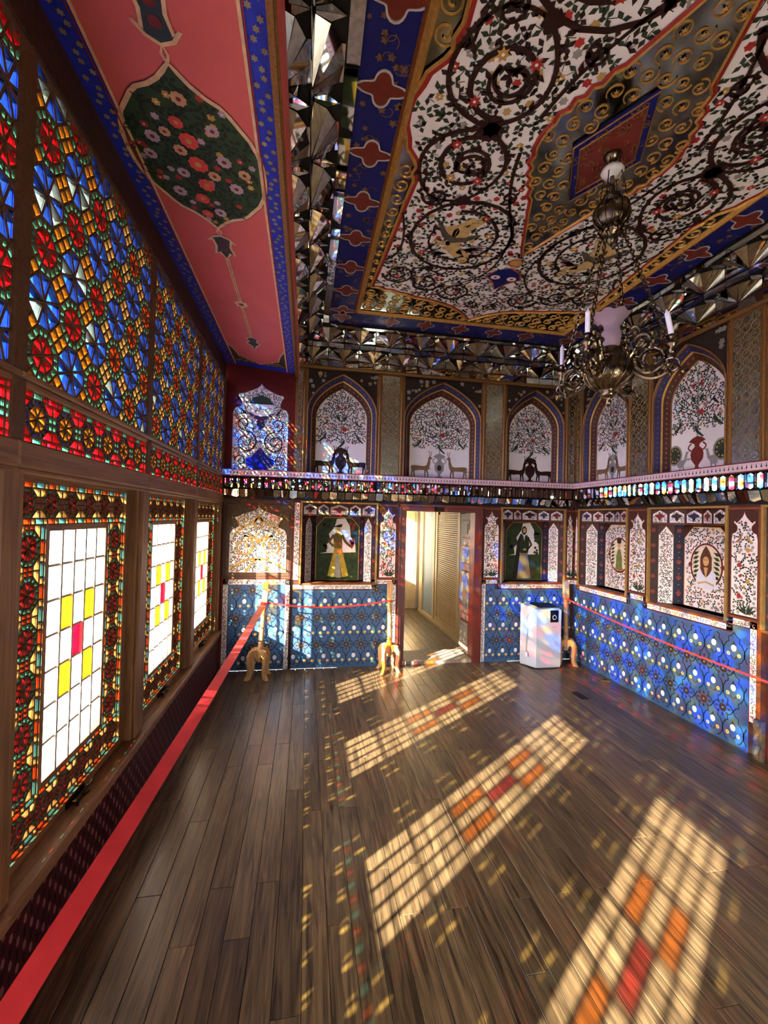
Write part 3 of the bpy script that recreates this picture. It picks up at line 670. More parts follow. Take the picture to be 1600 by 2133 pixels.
# left lower medallion with gilt scrolls
mb = MB(); mb.poly(FB, [(-.85, .975), (-.15, .975), (-.15, 1.80), (-.85, 1.80)], M('umber ground', '#4a3a28', .45), 1)
mb.rib(FB, [(-.83, .995), (-.17, .995), (-.17, 1.765), (-.83, 1.765)], .02, BROWN, 2, True)
md = medal(-.79, -.20, 1.035, 1.735, .84, .70, .58, .82, .70); mb.poly(FB, md, WHITE, 2)
floral(mb, FB, md, .03, 3, 41, pal=((GREY, .15), (RED, .1), (OCH, .05)))
scrollpair(mb, FB, (-.495, 1.31), .15, .115, OCH, .022, 5, pi / 2, 1.5); scrollpair(mb, FB, (-.495, 1.585), .15, .07, OCH, .018, 5, -pi / 2, 1.2)
for s in (-1, 1):
    for pp in (bez((0, 1.62), (.08, 1.55), (.2, 1.5), (.24, 1.44), 8), bez((0, 1.34), (.02, 1.44), (.12, 1.42), (.15, 1.425), 8), bez((0, 1.17), (.1, 1.2), (.2, 1.14), (.28, 1.06), 8), bez((0, 1.19), (-.06, 1.14), (-.1, 1.08), (-.12, 1.04), 8), bez((.0, 1.64), (.04, 1.6), (.05, 1.54), (.02, 1.5), 8)):
        mb.rib(FB, [(-.495 + s * x, y) for x, y in pp], .02, OCH, 5)
mb.star(FB, (-.495, 1.37), .035, OCH, 6, 4, .5); mb.star(FB, (-.495, 1.64), .03, OCH, 6, 3, .5); mb.rib(FB, md, .006, BRICK, 4, True)
mb.obj('painted_panel', wall_b)
# left upper medallion: dark scrolls and a violet-blue vase on maroon
mb = MB(); mb.poly(FB, [(-.87, 2.12), (-.15, 2.12), (-.15, 3.20), (-.87, 3.24)], MAROON, 1)
md = medal(-.79, -.22, 2.12, 3.05, .87, .74, .66, .8, .7); mb.poly(FB, md, WHITE, 2); floral(mb, FB, md, .032, 3, 43, pal=((GREY, .2), (RED, .08)))
scrollpair(mb, FB, (-.505, 2.42), .15, .12, CHOC, .016, 5, pi / 2, 1.7); scrollpair(mb, FB, (-.505, 2.62), .17, .07, CHOC, .013, 5, -pi / 2, 1.3); scrollpair(mb, FB, (-.505, 2.22), .2, .06, CHOC, .012, 5, 0, 1.3)
mb.poly(FB, sym([(-.505, 2.37), (-.47, 2.33), (-.42, 2.27), (-.36, 2.24), (-.37, 2.17), (-.43, 2.14), (-.46, 2.12), (-.505, 2.12)], -.505), NAVY, 6)
mb.poly(FB, sym([(-.505, 2.56), (-.46, 2.6), (-.47, 2.66), (-.4, 2.7), (-.36, 2.74), (-.505, 2.72)], -.505), PURP, 6)
mb.poly(FB, sym([(-.505, 2.70), (-.44, 2.71), (-.38, 2.75), (-.375, 2.83), (-.505, 2.83)], -.505), LWHITE, 7); floral(mb, FB, [(-.63, 2.74), (-.38, 2.74), (-.38, 2.8), (-.63, 2.8)], .03, 8, 4)
mb.poly(FB, sym([(-.505, 2.83), (-.375, 2.83), (-.42, 2.9), (-.505, 2.93)], -.505), DGREEN, 6); mb.rib(FB, md, .006, GREY, 4, True)
for s in (-1, 1): mb.poly(FB, [(-.505 + s * .14, 2.72), (-.505 + s * .22, 2.8), (-.505 + s * .18, 2.72)][::s], DARK, 7)
mb.obj('painted_panel', wall_b)
# floral strip beside the first niche
mb = MB(); q = [(-.128, .96), (-.065, .96), (-.065, 1.79), (-.128, 1.79)]; mb.poly(FB, q, WHITE, 2); floral(mb, FB, q, .022, 3, 47); mb.rib(FB, q, .008, BRICK, 4, True); mb.obj('painted_panel', wall_b)
pier_panel(wall_b, FB, .795, 1.02, .965, 1.79, 51); pier_panel(wall_b, FB, 2.035, 2.255, .965, 1.79, 53)
niche(wall_b, FB, -.05, .78, 'man', 61); niche(wall_b, FB, 2.27, 3.09, 'woman', 71)
upper_bay(wall_b, FB, -.05, .78, 'deer', 81); upper_bay(wall_b, FB, 1.03, 2.02, 'deer2', 82); upper_bay(wall_b, FB, 2.27, 3.09, 'deer', 83)
for a, b in ((-.15, -.05), (.78, 1.03), (2.02, 2.27), (3.09, 3.22)): mirror_pilaster(wall_b, FB, a, b)
# corner floral strip, lower tier
pier_panel(wall_b, FB, 3.10, 3.215, .965, 1.79, 55)

# ------------------------------------------------------------------ right wall
uy = lambda y: YB - y
wr = MB(); wr.box(FR, 0, YB - YR + .2, 0, ZC + .3, -.5, -.24, BROWN)
ND = [(uy(4.67), uy(3.88)), (uy(3.62), uy(2.82)), (uy(2.57), uy(1.77)), (uy(1.52), uy(.72))]; PR = [(0, uy(4.67)), (uy(3.88), uy(3.62)), (uy(2.82), uy(2.57)), (uy(1.77), uy(1.52)), (uy(.72), uy(YR - .2))]
for a, b in PR: wr.box(FR, a, b, 0, 3.4, -.25, 0, BROWN)
for a, b in ND: wr.box(FR, a, b, 0, .92, -.25, 0, BROWN); wr.box(FR, a, b, 1.80, 2.12, -.25, 0, BROWN); wr.box(FR, a, b, 3.255, 3.4, -.25, 0, BROWN)
wall_r = wr.obj('wall_right', None, 'structure', 'long painted wall of niches and arches above a blue patterned dado', 'wall')
mb = MB()
st = [(.0, .05, .905), (.05, uy(3.84), .845), (uy(3.84), uy(3.66), .905), (uy(3.66), uy(2.785), .845), (uy(2.785), uy(2.65), .905)]
dado(mb, FR, .0, uy(2.65), .9, st, .05)
border(mb, FR, [(.0, .93), (.09, .93), (.09, .88), (uy(3.86), .88), (uy(3.86), .935), (uy(3.64), .935), (uy(3.64), .88), (uy(2.8), .88), (uy(2.8), .935), (uy(2.62), .935), (uy(2.62), .26)], .05, 91)
mb.rib(FR, [(uy(2.58), .2), (uy(2.58), 1.8)], .03, TRIM, 3)
mb.obj('dado', wall_r)
niche(wall_r, FR, uy(4.68), uy(3.89), 'small', 101); niche(wall_r, FR, uy(3.61), uy(2.83), 'bust', 111); niche(wall_r, FR, uy(2.56), uy(1.78), 'small', 121)
pier_panel(wall_r, FR, .005, .085, .965, 1.79, 131); pier_panel(wall_r, FR, uy(3.875), uy(3.625), .97, 1.79, 132); pier_panel(wall_r, FR, uy(2.815), uy(2.575), .97, 1.79, 133)
upper_bay(wall_r, FR, uy(4.67), uy(3.88), 'deer2', 141); upper_bay(wall_r, FR, uy(3.62), uy(2.82), 'peacock', 142); upper_bay(wall_r, FR, uy(2.57), uy(1.77), 'deer', 143)
for a, b in PR[:4]: mirror_pilaster(wall_r, FR, a, b)
# carved stone base where the dado ends
mb = MB(); mb.box(FR, uy(2.59), uy(2.53), .0, .28, 0, .03, M('grey carved stone', '#4c443e', .6, var=.35, scale=40, bump=.8))
mb.tube([FR(uy(2.56), .27 - .02 * k, .035 + .012 * sin(k * 1.3)) for k in range(13)], .02, MATS['grey carved stone'], 6); mb.obj('carved_base', wall_r)
mb = MB(); mb.box(FR, uy(2.5), uy(2.47), 0, .9, 0, .01, NAVY); mb.tube([FR(uy(2.49), 0, .015), FR(uy(2.49), .9, .015)], .008, GOLD, 6); mb.obj('dado_edge_moulding', wall_r)

# ------------------------------------------------------------------ rear wall with a doorway opening added for fill light, soffit, ceiling slab
FRR = F((XR, YR, 0), (-1, 0, 0), (0, 0, 1))
mb = MB()
for a, b, c, d in ((-.3, 1.2, 0, 3.95), (2.19, 4.4, 0, 3.95), (1.2, 2.19, 1.8, 3.95)): mb.box(FRR, a, b, c, d, -.2, 0, M('rear wall ochre brown', '#6a4a3a', .6))
mb.obj('wall_rear', None, 'structure', 'plain brown wall with a doorway opening added for fill light behind the viewer', 'wall')
mb = MB(); mb.box(WF, -1.2, 3.7, YR - .2, YB + .4, ZC + .002, ZC + .12, BLACK)
ceil = mb.obj('ceiling', None, 'structure', 'painted ceiling of brown scrolls on white round a mirrored medallion', 'ceiling')
# blue frame
hu, hv, gu, gv = 1.36, 2.41, 1.095, 2.10
mb = MB()
mb.prism(FC, [(-hu, -hv), (hu, -hv), (hu, hv), (-hu, hv)], 0, .002, NAVY)
R = random.Random(9)
for k in range(520):
    if R.random() < .6: x = R.choice((-1, 1)) * R.uniform(gu + .03, hu - .02); y = R.uniform(-hv + .03, hv - .03)
    else: y = R.choice((-1, 1)) * R.uniform(gv + .03, hv - .02); x = R.uniform(-hu, hu)
    mb.star(FC, (x, y), R.uniform(.012, .026), VINE, 4, 5, .55, k)
    if k % 2: mb.rib(FC, spiral((x + .03, y), .035, R.uniform(0, 6), .6, 1, .5), .004, VINE, 4)
mb.obj('blue_border', ceil)
CROSS = [(1.34 * (.068 + .02 * cos(4 * t)) * cos(t), (.068 + .02 * cos(4 * t)) * sin(t)) for t in [k * pi / 20 for k in range(40)]]
CROSS[0] = (.135, 0); CROSS[20] = (-.135, 0)
def cross(x, y, rot):
    b = MB(); ro = (lambda p, s: (x + p[0] * s, y + p[1] * s)) if not rot else (lambda p, s: (x - p[1] * s, y + p[0] * s))
    g = F(FC(0, 0, .002), FC.U, FC.V)
    b.poly(g, [ro(p, 1.08) for p in CROSS], GREY, 3); b.poly(g, [ro(p, .9) for p in CROSS], M('brick cross', '#6c2616', .5), 4); b.rib(g, [ro(p, 1.0) for p in CROSS], .008, M('cross edge', '#b9b0b0', .5), 5, True)
    b.obj('painted_cross', ceil)
for s in (-1, 1):
    for k in range(-5, 6):
        if abs(k) <= 5: cross(s * 1.235, -(k * .365 - (.0)) - .29 + .29 * 0, False) if abs(k * .365 + .29) < 2.2 else None
    for k in range(-2, 3): cross(k * .37, s * 2.25, True)
    for t in (-1, 1): cross(s * 1.235, t * 2.25, True)
# gilt frame mouldings (raised), mirrored spandrels with gilt scrolls, white field
FG = F(FC(0, 0, .004), FC.U, FC.V)
mb = MB(); q = [(-gu, -gv), (gu, -gv), (gu, gv), (-gu, gv)]; mb.prism(FC, q, 0, .004, MIRC); mb.obj('mirror_border', ceil)
for a, b in ((0, 1), (1, 2), (2, 3), (3, 0)):
    mb = MB(); A, B = q[a], q[b]; mb.rib(FG, [A, B], .045, GOLD, 1, False, .022); mb.rib(FG, [(A[0] * 1.022, A[1] * 1.012), (B[0] * 1.022, B[1] * 1.012)], .022, TRIM, 1, False, .012); mb.obj('gilt_moulding', ceil)
qd = [(1.085, 0), (1.08, .07), (1.05, .14), (1.035, .2), (.975, .27), (.955, .31), (.965, .35), (.945, .41), (.955, .55), (.975, .9), (.995, 1.25), (1.02, 1.60), (.95, 1.60), (.9, 1.63), (.84, 1.625), (.78, 1.655), (.7, 1.66), (.62, 1.695), (.5, 1.71), (.38, 1.74), (.26, 1.78), (.14, 1.86), (.06, 1.94), (0, 2.0)]
def four(p): 
    a = p; b = [(-x, y) for x, y in reversed(p[:-1])]; c = a + b; d = [(x, -y) for x, y in reversed(c[1:-1])]; return c + d
field = four(qd)
dq = [(.40, 0), (.395, .06), (.375, .10), (.38, .15), (.345, .18), (.345, .23), (.31, .25), (.305, .30), (.27, .32), (.26, .38), (.225, .41), (.19, .5), (.14, .62), (.09, .74), (.04, .86), (0, .945)]
dia = four(dq)
mb = MB(); mb.prism(FC, field, .003, .012, WHITE)
g = F(FC(0, 0, .012), FC.U, FC.V)
mb.rib(g, field, .022, REDT, 2, True); mb.rib(g, [(x * 1.02, y * 1.012) for x, y in field], .02, GOLD, 2, True, .012)
def q4(fn):
    for su in (-1, 1):
        for sv in (-1, 1): fn(lambda ps: [(su * x, sv * y) for x, y in ps], su * sv)
def scr(tf, s):
    def S(ps, w0, w1, lay=6):
        q = tf(ps); mb.rib(g, q, taper(len(q), w0, w1), CHOC, lay)
        for k in range(3, len(q) - 2, 5):
            a = math.atan2(q[k + 1][1] - q[k - 1][1], q[k + 1][0] - q[k - 1][0]); sd = 1 if k % 2 else -1
            mb.leaf(g, q[k], a + sd * .7, .062 if w0 > .02 else .045, .026 if w0 > .02 else .018, CHOC, lay)
        e = q[-1]; a = math.atan2(e[1] - q[-2][1], e[0] - q[-2][0]); mb.leaf(g, e, a + .5, .06, .032, CHOC, lay); mb.leaf(g, e, a - .6, .05, .026, CHOC, lay)
    S(spiral((.69, .235), .185, -pi / 2 - .3, 1.55, 1, .3), .03, .018); S(spiral((.66, .25), .1, .5, 1.0, -1, .3), .02, .03)
    S(bez((.66, 0), (.98, .05), (1.02, .25), (.9, .44), 10), .026, .022); S(bez((.66, .02), (.45, .1), (.42, .3), (.62, .49), 10), .026, .022)
    S(spiral((.5, .86), .375, pi / 2 + 2.2, 1.0, 1, .93), .026, .026); S(spiral((.52, .86), .285, -pi / 2 + .3, .85, -1, .72), .026, .014)
    S(bez((.62, .49), (.75, .55), (.92, .52), (.9, .36), 8), .02, .014); S(spiral((.8, .5), .085, 0, 1.1, 1, .3), .02, .012)
    S(spiral((.845, 1.37), .135, .2, 1.6, 1, .3), .022, .014); S(spiral((.6, 1.45), .13, pi, 1.6, -1, .3), .022, .014); S(spiral((.32, 1.53), .15, 0, 1.6, 1, .3), .022, .014); S(spiral((.1, 1.72), .07, 2, 1.3, 1, .3), .016, .01)
    S(bez((.98, 1.2), (.86, 1.1), (.9, .9), (.96, .7), 10), .02, .014); S(bez((.18, .72), (.12, 1.05), (.1, 1.2), (.3, 1.38), 10), .016, .014); S(bez((.47, 1.33), (.7, 1.2), (.75, 1.26), (.74, 1.3), 8), .018, .014)
    S(bez((.45, .1), (.4, .4), (.3, .5), (.16, .78), 10), .022, .012); S(spiral((.36, .42), .06, 1, 1.1, s, .3), .018, .012)
    for cx, cy, r in ((.62, .49, .05), (.62, 1.24, .035), (.72, 1.41, .03), (.46, 1.47, .035)): mb.star(g, tf([(cx, cy)])[0], r, CHOC, 8, 7, .72)
    for cx, cy, a in ((.8, .12, 0), (.6, .33, 2), (.76, .34, 1), (.42, .62, 2), (.25, .98, 1), (.74, 1.05, 4), (.33, .78, 1), (.9, 1.25, 3), (.67, 1.4, 1), (.3, 1.55, 2), (.86, 1.4, 0)):
        x, y = tf([(cx, cy)])[0]; R = random.Random(int(cx * 100 + cy * 1000))
        mb.star(g, (x, y), .034, RED if a % 2 == 0 else (OCH if a == 1 else TAN), 8, 7, .55, a); mb.disc(g, (x, y), .008, WHITE, 9, 6)
        for k in range(3): mb.leaf(g, (x + .05 * cos(a + k * 2.2), y + .05 * sin(a + k * 2.2)), a + k * 2.2 + .7, .04, .018, DGREEN, 5)
q4(scr)
for s in (-1, 1):   # central palmettes on the short axis
    for k in range(7): mb.leaf(g, (s * .66, 0), k * 2 * pi / 7, .085, .05, CHOC, 9)
    mb.disc(g, (s * .66, 0), .04, CHOC, 9, 10)
    for t in (-1, 1):
        # winged painted figure in each far roundel
        cx, cy = s * .5, t * .86; P = lambda ps: [(cx + s * x, cy + t * y) for x, y in ps]
        D_ = lambda x, y, r, m, l, ry=None, a=0.: mb.disc(g, P([(x, y)])[0], r, m, l, 14, ry, a * s * t)
        flesh = M('painted flesh', '#b89a63', .6); fold = M('painted flesh shade', '#8a6f42', .6)
        for q in ([(.03, -.09), (-.02, -.15), (-.07, -.2), (-.05, -.26)], [(.07, -.09), (.02, -.17), (.0, -.21), (-.05, -.2)]): mb.rib(g, P(q), [.07, .055, .04, .02], flesh, 8)
        D_(.03, -.07, .06, flesh, 9, .07); D_(.1, -.07, .055, flesh, 9, .07); mb.rib(g, P([(.065, -.12), (.065, -.02)]), .006, fold, 10)
        mb.rib(g, P([(.22, -.16), (.13, -.03), (.06, .01), (-.02, -.01), (-.1, -.07)]), [.01, .05, .06, .05, .015], M('painted drape', '#4b4236', .6), 10)
        mb.rib(g, P([(.06, .02), (.03, .1), (-.04, .18)]), [.1, .1, .07], flesh, 9); mb.rib(g, P([(.07, .05), (.14, .06), (.17, .09)]), [.045, .035, .02], flesh, 9); mb.rib(g, P([(-.01, .12), (-.09, .15), (-.13, .25), (-.07, .27)]), [.05, .04, .03, .02], flesh, 9)
        D_(-.1, .22, .042, DARK, 10); D_(-.085, .215, .036, flesh, 11); D_(-.095, .22, .006, DARK, 12); D_(-.078, .228, .006, DARK, 12)
        for k in range(5): mb.leaf(g, P([(-.04, .1)])[0], math.atan2(t * (-.1 + .035 * k), s * -.2), .2 - .02 * k, .03, (GREY, BRICK, DARK)[k % 3], 8)
        for k in range(3): mb.leaf(g, P([(.05, .17)])[0], math.atan2(t * (.03 * k), s * .2), .15, .03, (DGREEN, BRICK)[k % 2], 8)
        if s > 0:
            mb.disc(g, (0, t * 1.03), .055, OCH, 8, 14, .045); mb.rib(g, [(.055 * cos(k * .5), t * 1.03 + .045 * sin(k * .5)) for k in range(13)], .01, REDT, 9)
            mb.poly(g, sym([(0, t * 1.1), (.1, t * 1.15), (.15, t * 1.24), (.1, t * 1.28), (.05, t * 1.33), (0, t * 1.42)]), NAVY, 8); mb.rib(g, sym([(0, t * 1.1), (.1, t * 1.15), (.15, t * 1.24), (.1, t * 1.28), (.05, t * 1.33), (0, t * 1.42)]), .014, M('rust line', '#a0492a', .5), 9)
            for q in (-1, 1): mb.disc(g, (q * .07, t * 1.24), .04, WHITE, 10, 10, .03); mb.star(g, (q * .07, t * 1.24), .02, RED, 11, 5, .5)
floral(mb, g, field, .058, 3, 7, pal=((GREY, .07), (RED, .06), (TAN, .05)), hole=dia)
mb.obj('painted_field', ceil)
# gilt scrolls on the mirrored spandrels
mb = MB(); tst = [(x, y) for x, y in field]
def strip(u, v0, v1, wid):
    n = int((v1 - v0) / .105)
    for k in range(n):
        y = v0 + (k + .5) * (v1 - v0) / n; r = wid(y) * .5
        if r < .02: continue
        for s in (-1, 1):
            for t in (-1, 1):
                sp = spiral((s * (gu - .02 - r), t * y), r, pi * (k % 2), 1.35, 1 if k % 2 else -1, .25); mb.rib(FG, sp, .011, GOLD, 1, False, .008)
strip(gu, .3, 1.66, lambda y: gu - .035 - (.955 + (y - .4) * .052)); strip(gu, 1.66, 2.06, lambda y: .12)
for k in range(9):
    for j in range(3):
        x = .08 + k * .118; y0 = 2.03 - j * .11
        if not inside((x, y0 - .06), field) and y0 > 1.7:
            for s in (-1, 1):
                for t in (-1, 1): mb.rib(FG, spiral((s * x, t * (y0 - .03)), .055, k + j, 1.3, 1 if (k + j) % 2 else -1, .25), .011, GOLD, 1, False, .008)
mb.obj('gilded_scrollwork', ceil)
# central mirrored diamond
cm = empty('central_medallion', FC(0, 0, .014), parent=ceil)
gd = F(FC(0, 0, .014), FC.U, FC.V)
mb = MB(); mb.prism(gd, dia, 0, .004, MIRC); mb.obj('mirror_ground', cm)
mb = MB(); mb.rib(gd, dia, .02, REDT, 5, True, .01); mb.rib(gd, [(x * .955, y * .975) for x, y in dia], .014, GOLD, 5, True, .012)
R = random.Random(2); loz = [(0, .35), (.2, 0), (0, -.35), (-.2, 0)]
v = -.9
while v < .9:
    u = -.36
    while u < .37:
        if all(inside((u + a, v + b), dia) for a, b in ((.03, 0), (-.03, 0), (0, .05), (0, -.05))) and not inside((u, v), [(x * 1.1, y * 1.05) for x, y in loz]):
            mb.rib(gd, spiral((u, v), .042, R.uniform(0, 6), 1.1, R.choice((-1, 1)), .4), .007, GOLD, 5, False, .008); mb.star(gd, (u, v), .018, GOLD, 12, 6, .35)
        u += .088
    v += .092
mb.obj('gilded_tracery', cm)
mb = MB(); mb.prism(gd, loz, .004, .016, NAVY); mb.prism(gd, [(x * .8, y * .82) for x, y in loz], .016, .018, BRICK); g2 = F(FC(0, 0, .032), FC.U, FC.V)
for k in (1.0, .8): mb.rib(g2, [(x * k, y * k) for x, y in loz], .012, GOLDD, 2, True, .006)
for k in range(150):
    x, y = R.uniform(-.2, .2), R.uniform(-.35, .35)
    if abs(x) / .2 + abs(y) / .35 < .93: mb.rib(g2, spiral((x, y), .018, R.uniform(0, 6), .8, 1, .4, 6), .006, GOLDD, 3)
mb.obj('lozenge', cm)

# ------------------------------------------------------------------ mirrored cornices and ledges
cornice('trim_1', 'faceted mirror cornice between the rose soffit and the ceiling', F((-.15, 0, 0), (0, 1, 0), (0, 0, 1)), YR, YB, 3.185, ZC, (1, 1), 300, .37)
cornice('trim_2', 'faceted mirror cornice above the arches of the end wall', FB, -.15, XR, 3.30, ZC, (1, 1), 300, .34)
cornice('trim_3', 'faceted mirror cornice above the arches of the long wall', FR, 0, YB - YR, 3.30, ZC, (1, 1), 290, .36)
ledge('trim_4', 'projecting shelf with little mirrors across the end wall over the doorway', FB, XL, XR - .075, 0, 0)
ledge('trim_5', 'projecting shelf with little mirrors along the long wall over the niches', FR, 0, uy(1.2), 0, 0)

# ------------------------------------------------------------------ rose soffit over the windows
fb_ = MB(); fm = M('pale fascia block', '#b9ada0', .3, var=.2, scale=6)
for k in range(18):
    y0 = YR + k * .303; q = MB(); q.box(WF, -.148, -.128, y0 + .002, y0 + .301, 3.186, 3.235, fm); q.obj('fascia_block', bpy.data.objects['trim_1'])
FS = F((-.15, 2.04, 3.185), (0, -1, 0), (-.72, 0, .062))      # u towards the viewer, v towards the window, n down
mb = MB(); mb.prism(FS, [(-2.75, -.03), (2.75, -.03), (2.75, .75), (-2.75, .75)], -.1, 0, SOFF)
soff = mb.obj('trim_6', None, 'structure', 'rose red soffit with a green flowered medallion above the stained glass', 'soffit')
mb = MB()
for a, b in ((.0, .095), (.625, .725)):
    mb.poly(FS, [(-2.73, a), (2.75, a), (2.75, b), (-2.73, b)], BLUE, 1); mb.rib(FS, [(-2.7, a if a else b), (2.7, a if a else b)], .012, CREAM, 3); mb.rib(FS, [(-2.7, b - .012 if a == 0 else a + .015), (2.7, b - .012 if a == 0 else a + .015)], .006, REDT, 4)
    for k in range(170): mb.star(FS, (-2.65 + k * .031, (a + b) / 2 + .02 * sin(k * 2.4)), .014, M('border fleck', '#8d7d62', .5), 3, 6, .6)
for s in (-1,): mb.poly(FS, [(-2.73, 0), (-2.60, 0), (-2.60, .72), (-2.73, .72)], BLUE, 2)
mb.obj('blue_border', soff)
# scalloped flowered corners at the far end
mb = MB()
for sg in (-1, 1):
    e = [(-2.6, .36), (-2.54, .3), (-2.51, .25), (-2.46, .21), (-2.44, .17), (-2.36, .16), (-2.26, .14), (-2.14, .1), (-2.6, .1)]
    pts = [(u, v if sg < 0 else .72 - v) for u, v in e]; mb.poly(FS, pts[::sg], M('corner green', '#3a3a22', .5), 2); mb.rib(FS, pts[:-1], .012, CREAM, 3)
    for k in range(8): mb.disc(FS, (-2.57 + .03 * (k % 3), .13 + .025 * k if sg < 0 else .59 - .025 * k), .012, TAN, 4, 6, .02)
mb.obj('painted_corner', soff)
mb = MB(); c = .37
half = [(0, 0), (.03, .025), (.065, .055), (.1, .1), (.125, .15), (.155, .18), (.2, .212), (.25, .248), (.31, .272), (.37, .286), (.44, .29)]
right = [(-.44 + a, b) for a, b in half]; right = right + [(-x, y) for x, y in reversed(right[:-1])]
out = [(u, c + v) for u, v in right] + [(u, c - v) for u, v in reversed(right[1:-1])]
mb.poly(FS, out, GREEN, 2); mb.rib(FS, out, .018, CREAM, 3, True); mb.rib(FS, [(u * 1.025, c + (v - c) * 1.03) for u, v in out], .008, M('dark red outline', '#6d1f27', .5), 2, True)  # green field, cream edge and a dark red line round the medallion
R = random.Random(4)
floral(mb, FS, out, .045, 3, 8, dark=(M('leaf black green', '#14220f', .5),), pal=((M('bloom mauve', '#a98f90', .5), .1), (RED, .06), (OCH, .05)))
for x, y, r, m in ((0, 0, .045, 'c'), (.12, .01, .042, 'c'), (-.12, -.01, .04, 'c'), (.06, .06, .03, 'o'), (-.07, .08, .03, 'm'), (.2, .04, .03, 'c'), (-.22, .03, .035, 'c'), (.05, -.12, .034, 'm'), (-.1, -.15, .034, 'm'), (.2, -.1, .03, 'm'), (-.2, .13, .034, 'm'), (.1, .16, .032, 'm'), (0, .2, .03, 'm'), (-.3, -.04, .032, 'm'), (.31, 0, .032, 'o'), (0, -.2, .03, 'o'), (-.05, -.06, .03, 'o'), (.14, .1, .025, 'o'), (-.33, .03, .03, 'c')):
    mt = {'c': M('bloom coral', '#c8433a', .5), 'o': M('bloom tan', '#b98a63', .5), 'm': MATS['bloom mauve']}[m]
    mb.star(FS, (x, c + y), r, mt, 5, 9, .85); mb.disc(FS, (x, c + y), r * .32, BRICK if m != 'c' else OCH, 6, 7)
for s in (-1, 1):
    # finials, rod and drop along the axis
    P = lambda ps: [(s * u, c + v) for u, v in ps]
    mb.rib(FS, P([(.44, 0), (.47, .012), (.5, 0), (.47, -.012), (.44, 0)]), .01, CREAM, 4)
    cart = [(.5, 0), (.52, .045), (.56, .075), (.54, .05), (.6, .04), (.68, .055), (.66, .03), (.72, 0)]; cart = cart + [(u, -v) for u, v in reversed(cart[1:-1])]
    mb.poly(FS, P(cart)[::s], M('cartouche slate', '#2a3a3c', .5), 4); mb.rib(FS, P(cart), .014, CREAM, 5, True); 
    for k in (.57, .63): mb.disc(FS, P([(k, 0)])[0], .022, BRICK, 6, 8)
    mb.rib(FS, P([(.72, 0), (1.3, 0)]), .022, CREAM, 4); mb.rib(FS, P([(.74, 0), (1.28, 0)]), .01, TAN, 5)
    mb.star(FS, P([(1.3, 0)])[0], .055, CREAM, 6, 8, .75); mb.disc(FS, P([(1.3, 0)])[0], .02, BRICK, 7)
    mb.rib(FS, P([(1.35, 0), (1.9, 0)]), .02, CREAM, 4); mb.rib(FS, P([(1.36, 0), (1.88, 0)]), .009, TAN, 5)
    dr = [(1.9, 0), (1.95, .05), (2.0, .03), (2.05, .06), (2.1, .02), (2.2, 0)]; dr = dr + [(u, -v) for u, v in reversed(dr[1:-1])]
    mb.poly(FS, P(dr)[::s], MATS['cartouche slate'], 4); mb.rib(FS, P(dr), .012, CREAM, 5, True)
mb.obj('flowered_medallion', soff)
# ------------------------------------------------------------------ left wall: timber frame, sashes and stained glass
wl = MB(); wl.box(FL, YR - .2, YB + .2, 0, .40, -.14, 0, M('garnet dado', '#3f1216', .5))
wl.box(WF, -1.02, XL, YR - .2, YB + .3, 3.20, ZC + .1, BROWN); wl.box(WF, XL, -.17, YR - .1, YB + .1, 3.42, ZC + .05, BROWN)
wall_l = wl.obj('wall_left', None, 'structure', 'timber window wall with three visible sashes under stained glass', 'wall')
BAY = [-.17, .93, 2.03, 3.13, 4.23]
POST = [-.62, .38, 1.48, 2.58, 3.68, 4.735]
mb = MB(); pat = M('dado rose fleck', '#7a4a4c', .5)
for r in range(8):
    for k in range(int((YB - .3) / .07)):
        mb.disc(FL, (.35 + k * .07 + (.035 if r % 2 else 0), .06 + r * .042), .010, pat, 2, 6, .016)
        mb.rib(FL, [(.35 + k * .07 + (.035 if r % 2 else 0) + .035, .045 + r * .042), (.35 + k * .07 + (.035 if r % 2 else 0) + .035, .075 + r * .042)], .012, M('dado dark slit', '#1c0a0b', .5), 2)
mb.obj('dado_pattern', wall_l)
mb = MB(); mb.box(FL, YR, YB, 0, .022, 0, .012, M('dark skirting', '#2a1a14', .4)); mb.obj('baseboard_left', None, 'structure', 'thin dark skirting strip below the window dado', 'baseboard')
def bar(name, u0, u1, v0, v1, n0, n1, mat, parent, lip=.008):
    b = MB(); b.box(FL, u0, u1, v0, v1, n0, n1 - lip, mat)
    q = [(u0, v0), (u1, v0), (u1, v1), (u0, v1)]; e = lip; qi = [(u0 + e, v0 + e), (u1 - e, v0 + e), (u1 - e, v1 - e), (u0 + e, v1 - e)]
    for i in range(4): b.face([FL(*q[i - 1], n1 - lip), FL(*q[i], n1 - lip), FL(*qi[i], n1), FL(*qi[i - 1], n1)], mat)
    b.face([FL(*p, n1) for p in qi], mat); return b.obj(name, parent)
for k in range(5):
    a, b = POST[k], POST[k + 1]
    bar('sill', a, b, .395, .435, -.13, .03, FRAMEW, wall_l); bar('apron', a, b, .36, .398, -.02, .012, FRAMEW, wall_l)
    bar('rail', a, b, 1.777, 1.862, -.13, .012, FRAMEW, wall_l); bar('rail_bead', a, b, 1.762, 1.778, -.1, .004, FRAMEW, wall_l, .004)
    bar('transom_rail', a, b, 2.03, 2.05, -.05, .004, FRAMEW, wall_l, .004); bar('transom_rail', a, b, 2.05, 2.072, -.05, .016, FRAMEW, wall_l, .006)
    bar('carved_beam', a, b, 3.07, 3.225, -.13, .006, BEAM, wall_l)
